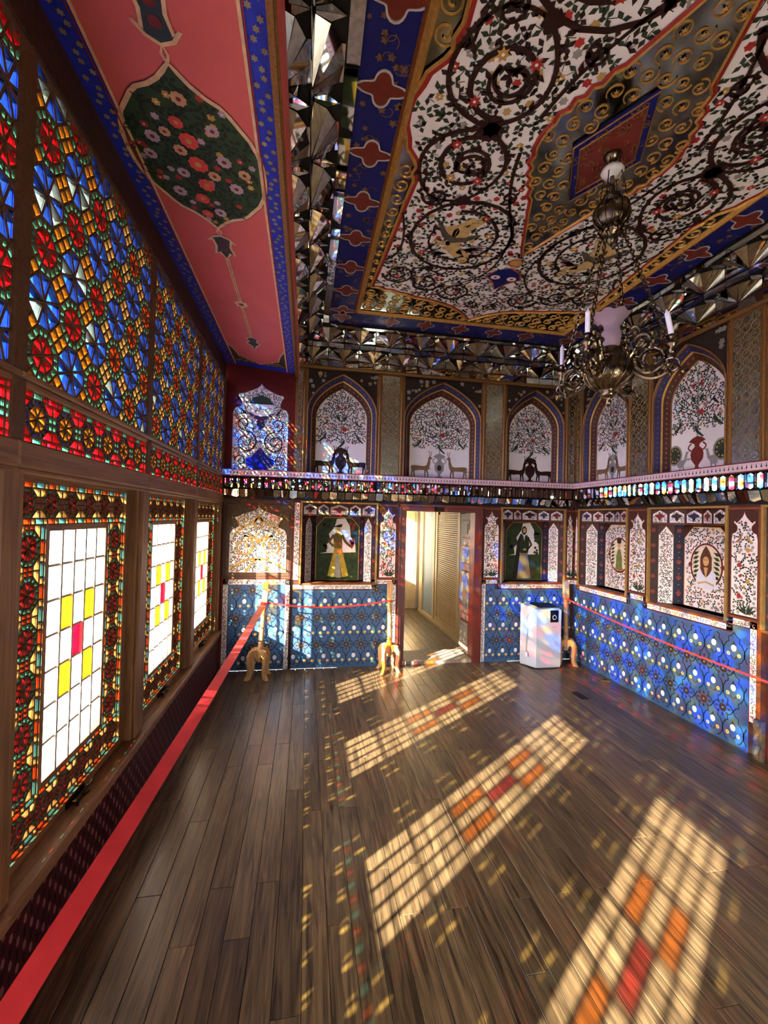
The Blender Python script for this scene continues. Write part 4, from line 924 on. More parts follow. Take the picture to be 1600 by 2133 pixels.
for k, y in enumerate(POST):
    hw = .055 if 0 < k < 5 else .035
    bar('post', y - hw, y + hw, .43, 1.777, -.13, .0, FRAMEV, wall_l, .01); bar('post_bead', y - hw - .02, y - hw, .43, 1.77, -.13, -.018, FRAMEV, wall_l, .004); bar('post_bead', y + hw, y + hw + .02, .43, 1.77, -.13, -.018, FRAMEV, wall_l, .004)
    bar('mullion', y - .035, y + .035, 1.86, 3.07, -.05, .006, LATT, wall_l, .006)

def octs(u0, u1, v0, v1, a, uo, vo, col):
    out = []; E_ = .18
    i0, i1 = int((u0 - uo) / a) - 2, int((u1 - uo) / a) + 2; j0, j1 = int((v0 - vo) / a) - 2, int((v1 - vo) / a) + 2
    for i in range(i0, i1 + 1):
        for j in range(j0, j1 + 1):
            cu, cv = uo + i * a, vo + j * a; V = [(cu + x * a, cv + y * a) for x, y in ((.5, E_), (E_, .5), (-E_, .5), (-.5, E_), (-.5, -E_), (-E_, -.5), (E_, -.5), (.5, -E_))]
            if (i + j) % 2 == 0:
                Vi = [(cu + (x - cu) * .66, cv + (y - cv) * .66) for x, y in V]
                for k in range(8):
                    p, q, P, Q = Vi[k], Vi[(k + 1) % 8], V[k], V[(k + 1) % 8]; mi = ((p[0] + q[0]) / 2, (p[1] + q[1]) / 2); mo = ((P[0] + Q[0]) / 2, (P[1] + Q[1]) / 2)
                    out.append(([(cu, cv), p, q], col('f', cu, cv, k))); out.append(([p, P, mo, mi], col('ring', cu, cv, k))); out.append(([mi, mo, Q, q], col('ring', cu, cv, k)))
            else:
                for k in range(8): out.append(([(cu, cv), V[k], V[(k + 1) % 8]], col('b', cu, cv, k)))
            su, sv = cu + a / 2, cv + a / 2; d = a * (.5 - E_); S = [(su + d, sv), (su, sv + d), (su - d, sv), (su, sv - d)]
            for k in range(4):
                p, q, r = S[k - 1], S[k], S[(k + 1) % 4]; out.append(([(su, sv), ((p[0] + q[0]) / 2, (p[1] + q[1]) / 2), q, ((r[0] + q[0]) / 2, (r[1] + q[1]) / 2)], col('y', su, sv, k)))
    res = []
    for p, c in out:
        q = clip(p, u0, u1, v0, v1)
        if len(q) > 2 and abs(area(q)) > 6e-5: res.append((q, c))
    return res
def band(L, hh, n, C, rr=.7):
    """one row of ringed rosettes along s in [0,L], t in [-hh,hh]"""
    p = L / n; ro = hh * rr; tt = math.tan(rad(22.5)); out = []
    for i in range(n):
        c = (i + .5) * p; Ro = ro / cos(rad(22.5)); V = [(c + Ro * cos(rad(22.5) + k * pi / 4), Ro * sin(rad(22.5) + k * pi / 4)) for k in range(8)]; Vi = [(c + (x - c) * .7, y * .7) for x, y in V]
        for k in range(8):
            a, b, A, B = Vi[k], Vi[(k + 1) % 8], V[k], V[(k + 1) % 8]; mi = ((a[0] + b[0]) / 2, (a[1] + b[1]) / 2); mo = ((A[0] + B[0]) / 2, (A[1] + B[1]) / 2)
            out += [([(c, 0), a, b], C[0]), ([a, A, mo, mi], C[1]), ([mi, mo, B, b], C[1])]
        for s in (-1, 1):
            out.append(([(c - ro * tt, s * ro), (c + ro * tt, s * ro), (c + ro * tt, s * hh), (c - ro * tt, s * hh)], C[4]))
        x0, x1 = c + ro, c + p - ro
        for X0, X1 in ((x0, x1),) if i < n - 1 else (((L - (p / 2 - ro)), L),):
            xm = (X0 + X1) / 2
            for s in (-1, 1):
                if i < n - 1:
                    out += [([(X0, 0), (xm, 0), (xm, s * ro * tt), (X0, s * ro * tt)], C[2]), ([(xm, 0), (X1, 0), (X1, s * ro * tt), (xm, s * ro * tt)], C[2])]
                    e0, e1 = c + ro * tt, c + p - ro * tt
                    out += [([(X0, s * ro * tt), (xm, s * ro * tt), (xm, s * ro), (e0, s * ro)], C[3]), ([(xm, s * ro * tt), (X1, s * ro * tt), (e1, s * ro), (xm, s * ro)], C[3])]
                    out += [([(e0, s * ro), (xm - .25 * (e1 - e0), s * ro), (xm - .25 * (e1 - e0), s * hh), (e0, s * hh)], C[3]), ([(xm - .25 * (e1 - e0), s * ro), (xm + .25 * (e1 - e0), s * ro), (xm + .25 * (e1 - e0), s * hh), (xm - .25 * (e1 - e0), s * hh)], C[5]), ([(xm + .25 * (e1 - e0), s * ro), (e1, s * ro), (e1, s * hh), (xm + .25 * (e1 - e0), s * hh)], C[3])]
    for s in (-1, 1):   # the two ends
        for e, sg in ((0, 1), (L, -1)):
            c = e + sg * p / 2
            out.append(([(e, 0), (c - sg * ro, 0), (c - sg * ro, s * ro * tt), (e, s * ro * tt)], C[2])); out.append(([(e, s * ro * tt), (c - sg * ro, s * ro * tt), (c - sg * ro * tt, s * ro), (e, s * ro)], C[3])); out.append(([(e, s * ro), (c - sg * ro * tt, s * ro), (c - sg * ro * tt, s * hh), (e, s * hh)], C[5]))
    return [(p_ if area(p_) > 0 else p_[::-1], c_) for p_, c_ in out if abs(area(p_)) > 2e-5]
PM = {}
def glaze(win, f, cells, ins, n0, n1, single, nm='lattice', pick=None):
    """wooden lattice round every cell plus its panes; `single` panes become objects of their own"""
    lat = MB(); rest = MB(); k = lat.mi(LATT); got = 0
    done = []
    for p, c in cells:
        r = inset(p, ins)
        if not r:
            lat.face([f(u, v, n1) for u, v in (p if area(p) > 0 else p[::-1])], LATT); continue
        q, i = r; n = len(q); b = len(lat.v)
        lat.v += [tuple(f(u, v, n1)) for u, v in q] + [tuple(f(u, v, n1 - .004)) for u, v in i] + [tuple(f(u, v, n0 + .003)) for u, v in i] + [tuple(f(u, v, n0)) for u, v in q]
        for j in range(n):
            a, d = b + j, b + (j + 1) % n
            for s in (0, 1, 2): lat.f.append((a + s * n, d + s * n, d + (s + 1) * n, a + (s + 1) * n)); lat.m.append(k)
        done.append((area(i), i, c))
    lat.obj(nm, win)
    if single: done.sort(key=lambda x: -x[0])
    nm_ = n1 - .0075
    for A, i, c in done:
        if single and got < single and (pick is None or c in pick):
            cu, cv = sum(x for x, y in i) / len(i), sum(y for x, y in i) / len(i)
            key = (c,) + tuple(round(w_, 4) for x, y in i for w_ in (x - cu, y - cv))
            if key not in PM:
                b = MB(); b.prism(WF, [(x - cu, y - cv) for x, y in i], -.0015, .0015, G[c]); PM[key] = b.mesh('pane')
            reg(bpy.data.objects.new('pane', PM[key]), win, f.mat(cu, cv, nm_)); got += 1
        else: rest.prism(f, i, nm_ - .0015, nm_ + .0015, G[c])
    if rest.v: rest.obj('pane', win, 'stuff')

which = {2: 'nearest', 3: 'middle', 4: 'farthest'}
METAL = M('dark bronze', '#2b2118', .35, .8)
for b, yc in enumerate(BAY):
    near = b == 2; vis = b >= 2; pl = {0: 'out of frame, lighting the nearest floor patch', 1: 'cut by the frame edge, nearest the viewer', 2: 'nearest shown whole', 3: 'middle of three shown whole', 4: 'farthest, beside the end wall'}[b]
    # sash
    win = empty('window_%d' % (b + 1), FL(yc, .44, -.08), 'timber sash of clear and yellow panes, ' + pl, 'window', 'sash windows', 'structure')
    g = FL.sub(yc, 0, -.08); W = .43; z0, z1 = .467, 1.747; gw, ga, gb = .228, .640, 1.570
    mb = MB()
    for a, c, d, e in ((-.475, -W, .43, 1.765), (W, .475, .43, 1.765)): mb.box(g, a, c, d, e, -.03, .022, FRAMEV)
    mb.box(g, -W, W, .43, z0, -.03, .022, FRAMEW); mb.box(g, -W, W, z1, 1.765, -.03, .022, FRAMEW); mb.obj('sash_frame', win)
    mb = MB(); fw_ = .024
    for a, c, d, e in ((-gw - fw_, -gw, ga - fw_, gb + fw_), (gw, gw + fw_, ga - fw_, gb + fw_)): mb.box(g, a, c, d, e, -.02, .014, FRAMEV)
    mb.box(g, -gw, gw, ga - fw_, ga, -.02, .014, FRAMEW); mb.box(g, -gw, gw, gb, gb + fw_, -.02, .014, FRAMEW); mb.obj('inner_frame', win)
    lead = M('pale muntin', '#a89c8c', .5); pw, ph = 2 * gw / 5, (gb - ga) / 7
    mb = MB()
    for i in range(1, 5): mb.box(g, -gw + i * pw - .006, -gw + i * pw + .006, ga, gb, -.004, .014, lead)
    for j in range(1, 7): mb.box(g, -gw, gw, ga + j * ph - .005, ga + j * ph + .005, -.0055, .0065, lead)
    mb.obj('muntin', win)
    for j in range(7):
        for i in range(5):
            c = 'k'
            if (j, i) == (3, 2): c = 'R'
            elif j in (2, 4) and i in (1, 3): c = 'A'
            key = ('sash', c)
            if key not in PM:
                q = MB(); q.box(WF, -pw / 2 + .0045, pw / 2 - .0045, -ph / 2 + .0045, ph / 2 - .0045, -.0015, .0015, G[c]); PM[key] = q.mesh('pane')
            reg(bpy.data.objects.new('pane', PM[key]), win, g.mat(-gw + (i + .5) * pw, ga + (j + .5) * ph, 0))
    C = ('d', 't', 'o', 'y', 'o', 'c'); cells = []
    hh = (z1 - gb - fw_) / 2; top = (z1 + gb + fw_) / 2
    cells += [([(s - W, t + top) for s, t in p], c) for p, c in band(2 * W, hh, 6, C)]
    hb = (ga - fw_ - z0) / 2; bot = (ga - fw_ + z0) / 2
    cells += [([(s - W, t + bot) for s, t in p], c) for p, c in band(2 * W, hb, 6, C)]
    hs = (W - gw - fw_) / 2; cs = (W + gw + fw_) / 2
    for sg in (-1, 1): cells += [([(sg * cs - t, s + ga - fw_) for s, t in p], c) for p, c in band(gb - ga + 2 * fw_, hs, 6, C, .72)]
    glaze(win, g, cells, .003, -.017, .012, 260 if near else 0)
    mb = MB()   # latch on the bottom rail
    mb.box(g, -.07, .07, .437, .462, .02, .03, METAL)
    for s in (-1, 1):
        mb.tube([g(s * .05, .45, .03), g(s * .055, .462, .055), g(s * .075, .475, .06)], .006, METAL, 6); mb.tube([g(s * .02, .448, .03), g(s * .025, .44, .05), g(s * .05, .432, .058)], .005, METAL, 6)
    mb.tube([g(-.055, .452, .045), g(.055, .452, .045)], .006, METAL, 6); mb.obj('latch', win)
    # transom band
    wt = empty('window_%d' % (b + 11), FL(yc, 1.862, -.02), 'low red, amber and teal glass band, ' + pl, 'window', 'stained transoms', 'structure')
    ft = FL.sub(POST[b] + .035, 0, -.02); L = POST[b + 1] - POST[b] - .07
    cells = [([(s, t + 1.946) for s, t in p], c) for p, c in band(L, .084, 6, ('a', 'b', 't', 'r', 't', 'r'), .74)]
    glaze(wt, ft, cells, .0036, -.014, .012, 200 if near else 0)
    # great upper light
    wu = empty('window_%d' % (b + 6), FL(yc, 2.072, -.02), 'tall blue and red mosaic glass light, ' + pl, 'window', 'stained upper lights', 'structure')
    RR = random.Random(b)
    def col(k, u, v, i, RR=RR, b=b):
        if k == 'ring': return 't'
        if k == 'y': return 'y' if b > 2 or u + POST[b] > 1.85 else 'a'
        if k == 'b': return 'l' if RR.random() < (.22 if (b <= 2 and u < .3) else .05) else 'b'
        return 'r' if b < 2 or (b == 2 and u < .45) else 'o'
    cells = octs(0, L, 2.072, 3.07, .178, .09, 2.16, col)
    glaze(wu, FL.sub(POST[b] + .035, 0, -.015), cells, .0052, -.014, .014, 300 if near else (220 if b == 3 else 0), 'lattice', None if near else ('b', 'o', 'l', 'y'))

# ------------------------------------------------------------------ doorway, door leaf and the corridor beyond
d = empty('door_1', (1.525, YB, 0), 'oxblood timber doorway in the end wall opening on a corridor', 'door', None, 'structure')
for nm, a, b, c, e, m in (('jamb', 1.03, 1.115, 0, 1.80, DOORW), ('jamb', 1.93, 2.02, 0, 1.80, DOORW), ('lintel', 1.115, 1.93, 1.735, 1.80, DOORH)):
    q = MB(); q.box(FB, a, b, c, e, -.13, .018, m)
    if nm == 'jamb': q.box(FB, a + (.0 if a < 1.5 else .07), b - (.07 if a < 1.5 else 0), c, e, .018, .03, m)
    else: q.box(FB, 1.03, 2.02, e - .014, e + .012, .0, .03, m)
    q.obj(nm, d)
q = MB(); q.box(FB, 1.115, 1.93, 0, .035, -.40, .0, M('worn stone threshold', '#8a7f74', .5, var=.3)); q.obj('threshold', d)
q = MB(); q.box(FB, 1.44, 1.54, 1.74, 1.79, .018, .04, METAL); q.tube([FB(1.49, 1.745, .05), FB(1.49, 1.70, .05)], .008, METAL, 6); q.obj('hook_plate', d)
leafw = M('grey painted carving', '#7f766c', .5, var=.3, scale=30, bump=.4); lf = empty('door_leaf', (1.95, 5.18, .02), parent=d)
FD = F((1.995, 5.39, .036), (0, -1, 0), (0, 0, 1))
q = MB(); q.box(FD, 0, .45, 0, 1.69, -.04, 0, leafw); q.obj('slab', lf)
for a, b in ((.06, .36), (.44, .98), (1.06, 1.30), (1.38, 1.62)):
    q = MB(); q.box(FD, .08, .37, a, b, 0, .006, BRICK); q.box(FD, .1, .35, a + .02, b - .02, .006, .02, leafw); q.box(FD, .14, .31, a + .06, b - .06, .02, .03, leafw); q.obj('raised_panel', lf)
# corridor
PALE = M('pale corridor plaster', '#d3cec2', .6, var=.05); GREYG = M('grey green panel', '#8f988f', .5, var=.06)
mb = MB(); mb.box(WF, .4, 2.4, YB + .01, 8.2, -.12, -.02, BLACK); cf = mb.obj('floor_corridor', None, 'structure', 'plank floor of the corridor beyond the doorway', 'floor')
for i in range(14):
    x = .87 + (i + .5) * .1; y = YB + .01 + (.3 if i % 2 else .8)
    plank(cf, x, (YB + .01 + y) / 2, .1, y - YB - .01)
    while y < 8: plank(cf, x, y + .6, .1, 1.2); y += 1.2
mb = MB(); mb.box(WF, 2.10, 2.3, YB + .42, 8.1, 0, 2.7, PALE); mb.box(WF, .4, 2.3, 7.8, 8.0, 0, 2.7, PALE); mb.box(WF, .4, 2.4, YB + .42, 8.1, 2.6, 2.75, PALE)
for y0, y1, za, zb in ((YB + .42, 6.84, 0, 2.7), (7.3, 8.0, 0, 2.7), (6.84, 7.3, 0, 1.0), (6.84, 7.3, 2.2, 2.7)): mb.box(WF, .78, .9, y0, y1, za, zb, PALE)
mb.obj('wall_corridor', None, 'structure', 'pale walls of the corridor with a side window opening', 'wall')
FX = F((2.085, 7.6, .02), (0, -1, 0), (0, 0, 1))    # corridor right side, u towards the viewer
cu = empty('corridor_cupboard', FX(1.1, 0, 0), 'light pine corridor cupboard with a lattice sliding door and grey green panel', 'cupboard')
q = MB(); U0, U1 = .96, 2.06
for a, b in ((.02, .22), (.84, .93)): q.box(FX, a, b, 0, 2.0, .0, .05, PINE)
q.box(FX, .02, 2.1, -.02, .03, .0, .06, PINE); q.obj('frame', cu)
q = MB(); q.box(FX, .22, .84, .03, 1.95, .012, .02, GREYG); q.obj('grey_panel', cu)
sd = empty('lattice_door', FX(1.5, 0, 0), parent=cu)
q = MB()
for a, b, c, e in ((U0, U0 + .09, .03, 1.95), (U1 - .09, U1, .03, 1.95), (U0 + .09, U1 - .09, .03, .1), (U0 + .09, U1 - .09, 1.86, 1.95)): q.box(FX, a, b, c, e, .01, .045, PINE)
q.obj('door_frame', sd)
q = MB(); q.box(FX, U0 + .09, U1 - .09, .1, 1.86, .014, .018, M('lattice ground brown', '#8a6a3c', .6)); q.obj('backing', sd)  # plain board behind the slats, a darker brown than the pine
q = MB(); n = 26
for k in range(n): u = U0 + .1 + (U1 - U0 - .2) * k / (n - 1); q.box(FX, u - .006, u + .006, .1, 1.86, .02, .03, PINE)
for k in range(58): v = .11 + 1.74 * k / 57; q.box(FX, U0 + .09, U1 - .09, v - .008, v + .008, .022, .034, PINE)
q.obj('lattice', sd)
q = MB(); FE = F((1.2, 7.78, 0), (1, 0, 0), (0, 0, 1)); q.box(FE, .62, .82, .0, 2.0, 0, .04, PINE); q.box(FE, .66, .78, .15, .9, .04, .05, PINE); q.box(FE, .66, .78, 1.0, 1.85, .04, .05, PINE)
q.obj('pine_door', None, None, 'sunlit pine door at the far end of the corridor', 'door')

# ------------------------------------------------------------------ outside
mb = MB(); mb.box(WF, -90, 60, -60, 120, -4.4, -4, M('sunlit courtyard ground', '#e4dfd4', .9, scale=.5)); mb.obj('ground', None, 'structure', 'pale courtyard ground outside the windows', 'ground')
hs = empty('house', (-13, 22, -4), 'pale house with dark roof seen through the clear panes', 'house')
FH = F((-17, 20, -4), (1, .35, 0), (0, 0, 1))
mb = MB(); mb.box(FH, 0, 11, 0, 6.2, -7, 0, M('whitewashed house', '#cfd2d6', .8, var=.05)); mb.obj('wall', hs)
mb = MB(); mb.prism(F(FH(0, 0, 0), FH.N * -1, (0, 0, 1)), [(-.6, 6.2), (7.6, 6.2), (3.5, 8.4)], -.5, 11.5, M('grey roof', '#6a6f78', .8)); mb.obj('roof', hs)
for k in range(5):
    for j in range(2):
        mb = MB(); mb.box(FH, .8 + k * 2.1, 1.9 + k * 2.1, 1.2 + j * 2.6, 2.7 + j * 2.6, 0, .05, M('house window', '#6f8494', .2)); mb.obj('window', hs)
# ------------------------------------------------------------------ stanchions and ribbons
ROPE = M('red satin ribbon', '#e23c40', .45, var=.12, scale=8)
def stanchion(x, y, lean, rot, label):
    t = empty('wooden_stanchion', (x, y, 0), label, 'stanchion', 'barrier stanchions')
    ax = Vector((lean[0], lean[1], 1)).normalized(); g = F((x, y, 0), Vector((1, 0, 0)) - ax * ax.x, ax.cross(Vector((1, 0, 0))))
    mb = MB(); pr = [(.012, .15), (.03, .16), (.03, .30), (.026, .32), (.02, .335), (.028, .345), (.02, .36), (.026, .375), (.024, .46), (.024, .70), (.02, .725), (.029, .74), (.02, .755), (.029, .765)]
    mb.lathe(None, pr, PINEH, 16, g); mb.obj('post', t, smooth=False)
    mb = MB(); mb.box(g, -.026, .026, -.026, .026, .765, .955, PINEH); mb.box(g, -.02, .02, -.02, .02, .955, .968, PINEH); mb.obj('head', t)
    L = [(.02, .27), (.06, .29), (.105, .275), (.133, .225), (.132, .16), (.12, .1), (.122, .05), (.155, .0), (.105, .0), (.082, .05), (.085, .11), (.092, .17), (.085, .21), (.062, .222), (.04, .2), (.02, .16)]
    for k in range(4):
        a = rot + k * pi / 2; h = F((x, y, 0), (cos(a), sin(a), 0), (0, 0, 1)); mb = MB(); mb.prism(h, L, -.016, .016, PINEH); mb.obj('leg', t)
    return g
gL = stanchion(-.44, 4.57, (.055, 0), rad(40), 'leaning turned wood stanchion in front of the sunlit corner panel')
gM = stanchion(.925, 4.615, (-.012, 0), rad(50), 'turned wood stanchion beside the open doorway')
gR = stanchion(3.045, 4.63, (-.02, 0), rad(20), 'turned wood stanchion half hidden behind the white air purifier')
def ribbon(a, b, sag, w, label, knot=True, tw=0.):
    a, b = Vector(a), Vector(b); n = 28; mb = MB(); side = Vector((0, 0, 1)); d = (b - a).normalized(); hz = d.cross(side).normalized()
    P = []; Q = []
    for k in range(n + 1):
        t = k / n; p = a.lerp(b, t) - side * sag * 4 * t * (1 - t); th = (pi / 2 + (-.42 if hz.x < 0 else .42) if tw else 0) + rad(10) * sin(t * 7); v = (side * cos(th) + hz * sin(th)) * w / 2; P.append(p - v); Q.append(p + v)
    for k in range(n):
        mb.face([P[k], P[k + 1], Q[k + 1], Q[k]], ROPE); mb.face([p + hz * .0012 for p in (P[k], Q[k], Q[k + 1], P[k + 1])], ROPE)
    ob = mb.obj('barrier_ribbon', None, None, label, 'ribbon', 'barrier ribbons')
    for e, s in ((a, 1), (b, -1)):
        q = MB(); c = e; r = .031
        q.tube([c + Vector((r * cos(t * pi / 8), r * sin(t * pi / 8), 0)) - (d - side * d.z) * s * .03 for t in range(16)], w * .28 if w < .04 else .012, ROPE, 6, True); q.obj('knot', ob)
    return ob
pL, pM, pR = gL(0, 0, .752), gM(0, 0, .752), gR(0, 0, .75)
ribbon(pL + Vector((-.0, -.032, 0)), (-.615, .2, .60), .03, .056, 'broad red ribbon stretched along the windows towards the viewer', tw=.5)
ribbon(pL + Vector((.032, 0, .0)), pM + Vector((-.032, 0, 0)), .055, .016, 'thin red ribbon sagging between the two stanchions at the end wall')
ribbon(pR + Vector((.01, -.032, 0)), (3.06, 1.9, .62), .04, .014, 'thin red ribbon running along the blue dado of the long wall')

# ------------------------------------------------------------------ air purifier
PW = M('white plastic', '#b4b8c4', .22, var=.0, coat=.3); PB = M('black glossy plastic', '#0d0e12', .15, var=0)
t = empty('air_purifier', (2.70, 4.58, 0), 'white air purifier with black control panel by the doorway wall', 'air purifier')
B = [(2.575, 4.475), (2.875, 4.475), (2.893, 4.52), (2.855, 4.68), (2.56, 4.72), (2.475, 4.66)]
mb = MB(); z0, z1 = .012, .655
cx, cy = sum(p[0] for p in B) / 6, sum(p[1] for p in B) / 6
lo = [(cx + (a - cx) * .97, cy + (b - cy) * .97, z0) for a, b in B]; l2 = [(a, b, .04) for a, b in B]; hi = [(a, b, z1 - .012 + (.05 if b > 4.6 else .012)) for a, b in B]; h2 = [(cx + (a - cx) * .96, cy + (b - cy) * .96, z + .008) for a, b, z in hi]
for A, C_ in ((lo, l2), (l2, hi), (hi, h2)):
    for k in range(6): mb.face([A[k], A[(k + 1) % 6], C_[(k + 1) % 6], C_[k]], PW)
mb.face(lo[::-1], PW); mb.face(h2, PW); mb.obj('body', t)
mb = MB(); gt = [(cx + .02 + (a - cx) * .72, cy + (b - cy) * .72) for a, b in B]; mb.face([(a, b, z1 + .018 + (b - 4.475) * .18) for a, b in gt], PB); mb.obj('air_outlet', t)
FP = F((2.575, 4.475, 0), (1, 0, 0), (0, 0, 1))
mb = MB(); mb.box(FP, .165, .265, .52, .655, 0, .003, PB); mb.obj('control_panel', t)
mb = MB(); g = FP.sub(.215, .575, .003); mb.rib(g, [(.022 * cos(k * pi / 12), .024 * sin(k * pi / 12)) for k in range(24)], .005, M('panel ring', '#d8dde2', .3, var=0), 1, True); mb.obj('ring', t)
mb = MB(); mb.box(FP, .19, .24, .462, .470, 0, .0008, M('grey print', '#8b8d94', .5, var=0)); mb.obj('printed_name', t)
mb = MB(); mb.tube([(2.52, 4.57, .60), (2.505, 4.575, .56), (2.512, 4.57, .4), (2.50, 4.575, .2), (2.51, 4.57, .17)], .006, PW, 6); mb.box(F((2.51, 4.567, .14), (1, -.9, 0), (0, 0, 1)), -.015, .015, -.02, .03, 0, .02, PW); mb.obj('power_cord', t)
for a, b in ((2.6, 4.5), (2.85, 4.5), (2.82, 4.66), (2.56, 4.69)): mb = MB(); mb.lathe((a, b, 0), [(.015, 0), (.015, .014)], PB, 10); mb.obj('foot', t)
# brass floor socket by the long wall
mb = MB(); fs = F((3.13, 4.09, 0), (.98, -.2, 0), (.2, .98, 0)); mb.box(fs, -.05, .05, -.05, .05, 0, .012, M('brushed brass', '#a58c62', .35, .8)); mb.box(fs, -.035, .035, -.035, .035, .012, .015, M('socket lid', '#7c6a4c', .4, .6)); mb.tube([fs(-.02, -.03, .016), fs(.02, -.03, .016)], .004, METAL, 6)
mb.obj('floor_socket', None, None, 'square brass floor socket at the foot of the long blue dado', 'socket')

# ------------------------------------------------------------------ chandelier
BR = M('aged brass', '#6c5e4a', .24, .95, var=.35, scale=70, bump=.5); cx, cy = 1.56, 2.04
ch = empty('chandelier', (cx, cy, 2.30), 'ornate aged brass oil chandelier with candles and a pink glass chimney', 'chandelier')
WAX = M('white candle wax', '#e6e4ee', .4, var=0); CER = M('white ceramic', '#d8d4d0', .3, var=.1)
mb = MB(); mb.lathe((cx, cy, 0), [(.004, 3.50), (.05, 3.515), (.058, 3.53), (.05, 3.545), (.015, 3.56), (.01, 3.62)], CER, 20); mb.obj('ceramic_disc', ch, smooth=True)
mb = MB(); mb.lathe((cx, cy, 0), [(.006, 3.38), (.012, 3.44), (.012, 3.51)], BR, 10); mb.obj('rod', ch, smooth=True)
mb = MB(); mb.lathe((cx, cy, 0), [(.015, 3.575), (.04, 3.6), (.05, 3.632)], BR, 16); mb.obj('ceiling_rose', ch, smooth=True)
mb = MB(); pr = [(.006, 3.13), (.02, 3.15), (.03, 3.165), (.022, 3.18), (.05, 3.19), (.06, 3.215), (.05, 3.225), (.075, 3.25), (.088, 3.29), (.084, 3.33), (.06, 3.365), (.03, 3.375), (.03, 3.385), (.045, 3.395), (.02, 3.41), (.012, 3.45)]
mb.lathe((cx, cy, 0), pr, BR, 22)
for k in range(12):
    a = k * pi / 6; mb.tube([(cx + r * 1.03 * cos(a), cy + r * 1.03 * sin(a), z) for r, z in pr[6:11]], .005, BR, 5)
    mb.lathe((cx + .062 * cos(a), cy + .062 * sin(a), 0), [(.004, 3.185), (.011, 3.2), (.004, 3.215)], BR, 6)
mb.obj('counterweight', ch, smooth=True)
mb = MB(); pr = [(.004, 2.27), (.012, 2.28), (.018, 2.295), (.008, 2.31), (.03, 2.32), (.045, 2.335), (.03, 2.35), (.05, 2.36), (.09, 2.385), (.115, 2.42), (.118, 2.455), (.105, 2.49), (.085, 2.51), (.09, 2.52), (.09, 2.53), (.06, 2.54), (.05, 2.56), (.056, 2.575), (.04, 2.585)]
mb.lathe((cx, cy, 0), pr, BR, 26)
for k in range(14):
    a = k * pi / 7; mb.tube([(cx + r * 1.02 * cos(a + .12 * j), cy + r * 1.02 * sin(a + .12 * j), z) for j, (r, z) in enumerate(pr[7:13])], .005, BR, 5)
mb.obj('oil_vase', ch, smooth=True)
mb = MB(); n = 28; prof = [(.04, 2.58), (.05, 2.60), (.056, 2.64), (.05, 2.675), (.047, 2.69), (.055, 2.71), (.08, 2.74), (.098, 2.755)]
PG = bpy.data.materials.new('pink frosted glass'); PG.use_nodes = True; pb = PG.node_tree.nodes['Principled BSDF']; pb.inputs['Base Color'].default_value = lin('#a98f9c') + [1]; pb.inputs['Roughness'].default_value = .35; pb.inputs['Alpha'].default_value = .62; pb.inputs['Subsurface Weight'].default_value = .0
nz = PG.node_tree.nodes.new('ShaderNodeTexNoise'); nz.inputs['Scale'].default_value = 30; mr = PG.node_tree.nodes.new('ShaderNodeMapRange'); mr.inputs[3].default_value = .25; mr.inputs[4].default_value = .45; PG.node_tree.links.new(nz.outputs[0], mr.inputs[0]); PG.node_tree.links.new(mr.outputs[0], pb.inputs['Roughness'])
base = 0
for j, (r, z) in enumerate(prof):
    for q in range(n):
        a = 2 * pi * q / n; fl = max(0, j - 5) / 2; mb.v.append((cx + r * (1 + .07 * fl * cos(8 * a)) * cos(a), cy + r * (1 + .07 * fl * cos(8 * a)) * sin(a), z + .005 * fl * cos(8 * a)))
mb.mi(PG)
for j in range(len(prof) - 1):
    for q in range(n): mb.f.append((j * n + q, j * n + (q + 1) % n, (j + 1) * n + (q + 1) % n, (j + 1) * n + q)); mb.m.append(0)
mb.obj('glass_chimney', ch, smooth=True)
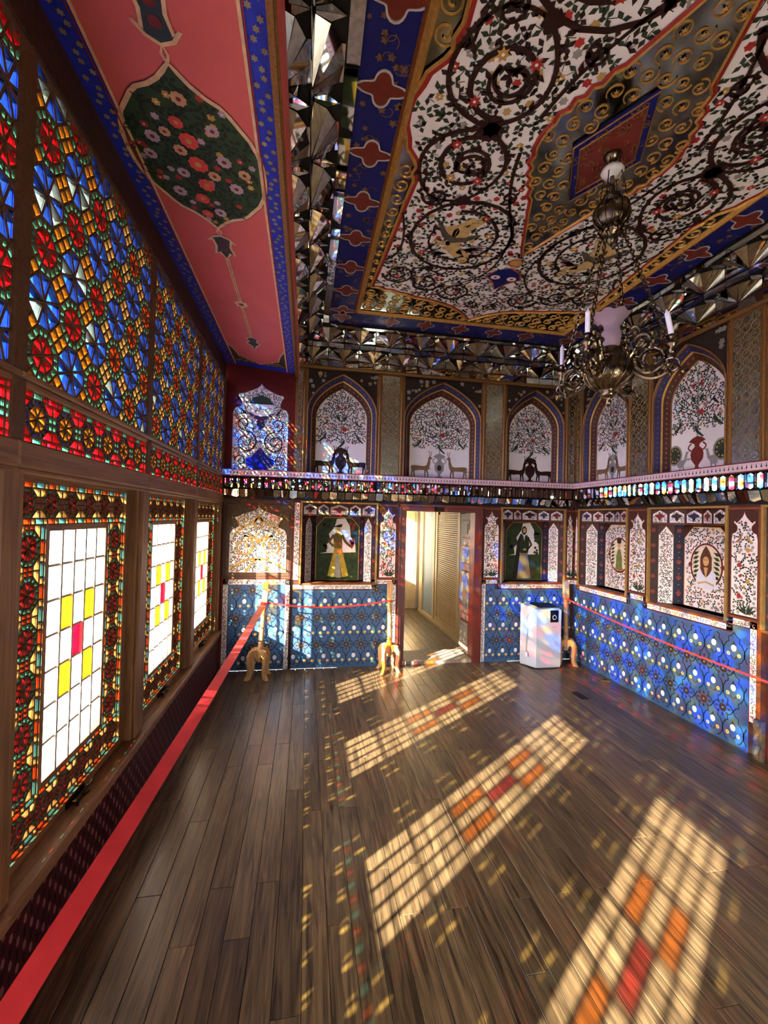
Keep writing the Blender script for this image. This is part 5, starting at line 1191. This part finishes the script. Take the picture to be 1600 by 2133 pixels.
for ai, (ang, has) in enumerate(((303, 1), (213, 1), (112, 1), (30, 0))):
    a = rad(ang); e = Vector((cos(a), sin(a), 0)); o = Vector((cx, cy, 0)); up_ = Vector((0, 0, 1)); tn = Vector((-sin(a), cos(a), 0))
    am = empty('arm', o + e * .1 + up_ * 2.45, parent=ch)
    mb = MB(); P = lambda r, z, t=0: o + e * r + up_ * z + tn * t
    mb.tube([P(*q) for q in bez((.09, 2.50), (.2, 2.62), (.12, 2.70), (.1, 2.64), 12)], .008, BR, 6)
    mb.tube([P(*q) for q in bez((.1, 2.46), (.2, 2.30), (.33, 2.40), (.29, 2.50), 14)], [.012 - .0004 * k for k in range(15)], BR, 6)
    mb.tube([P(*q) for q in spiral((.2, 2.47), .065, -2.2, 1.5, 1, .25)], .008, BR, 6); mb.tube([P(*q) for q in spiral((.285, 2.42), .04, 2.2, 1.4, -1, .25)], .006, BR, 6)
    mb.tube([P(*q) for q in spiral((.15, 2.57), .05, -1, 1.4, 1, .3)], .009, BR, 6)
    for s in (-1, 1):
        mb.tube([P(.2 + .06 * cos(k * .6), 2.47 + .05 * sin(k * .6), s * (.02 + .012 * sin(k))) for k in range(11)], .006, BR, 5); mb.tube([P(.29 + .02 * k, 2.40 + .02 * sin(k * 2), s * .012 * k) for k in range(4)], .007, BR, 5)
        for k in range(6): mb.lathe(tuple(P(.1 + .035 * k, 2.5 - .03 * k if k < 4 else 2.39, s * .025)), [(.003, -.012), (.011, 0), (.003, .012)], BR, 6)
    for k in range(7): mb.lathe(tuple(P(.15 + .06 * cos(k * .8 + 2), 2.58 + .055 * sin(k * .8 + 2))), [(.004, -.014), (.013, 0), (.004, .014)], BR, 6)
    mb.obj('branch', am)
    mb = MB(); c = P(.285, 0); c.z = 0; mb.lathe(tuple(c), [(.006, 2.47), (.02, 2.49), (.012, 2.505), (.028, 2.52), (.03, 2.53), (.012, 2.535), (.016, 2.555), (.02, 2.57)], BR, 12); mb.obj('candle_cup', am, smooth=True)
    if has:
        tl = Vector((.0, .0, 1)) if ai else (Vector((0, 0, 1)) - e * .0 + rr * -.22).normalized(); q0 = c + up_ * 2.56
        mb = MB(); mb.tube([q0, q0 + tl * .115, q0 + tl * .128, q0 + tl * .135], [.0115, .0115, .004, .002], WAX, 12); mb.obj('candle', am, smooth=False)
    # chain from the counterweight to the arm
    mb = MB(); A, B_ = o + e * .05 + up_ * 3.22, P(.265, 2.56); d_ = (B_ - A); n = 34; dn = d_.normalized(); s1 = dn.cross(tn).normalized()
    for k in range(n):
        m_ = A + d_ * ((k + .5) / n); sd_ = tn if k % 2 else s1
        mb.tube([m_ + dn * .014 * cos(t * pi / 4) + sd_ * .0085 * sin(t * pi / 4) for t in range(8)], .0034, BR, 4, True)
    mb.obj('chain', ch)
    mb = MB(); A2 = o + e * .03 + up_ * 3.60; B2 = o + e * .075 + up_ * 3.37; mb.tube([A2, B2], .003, BR, 5); mb.obj('hanger_wire', ch)
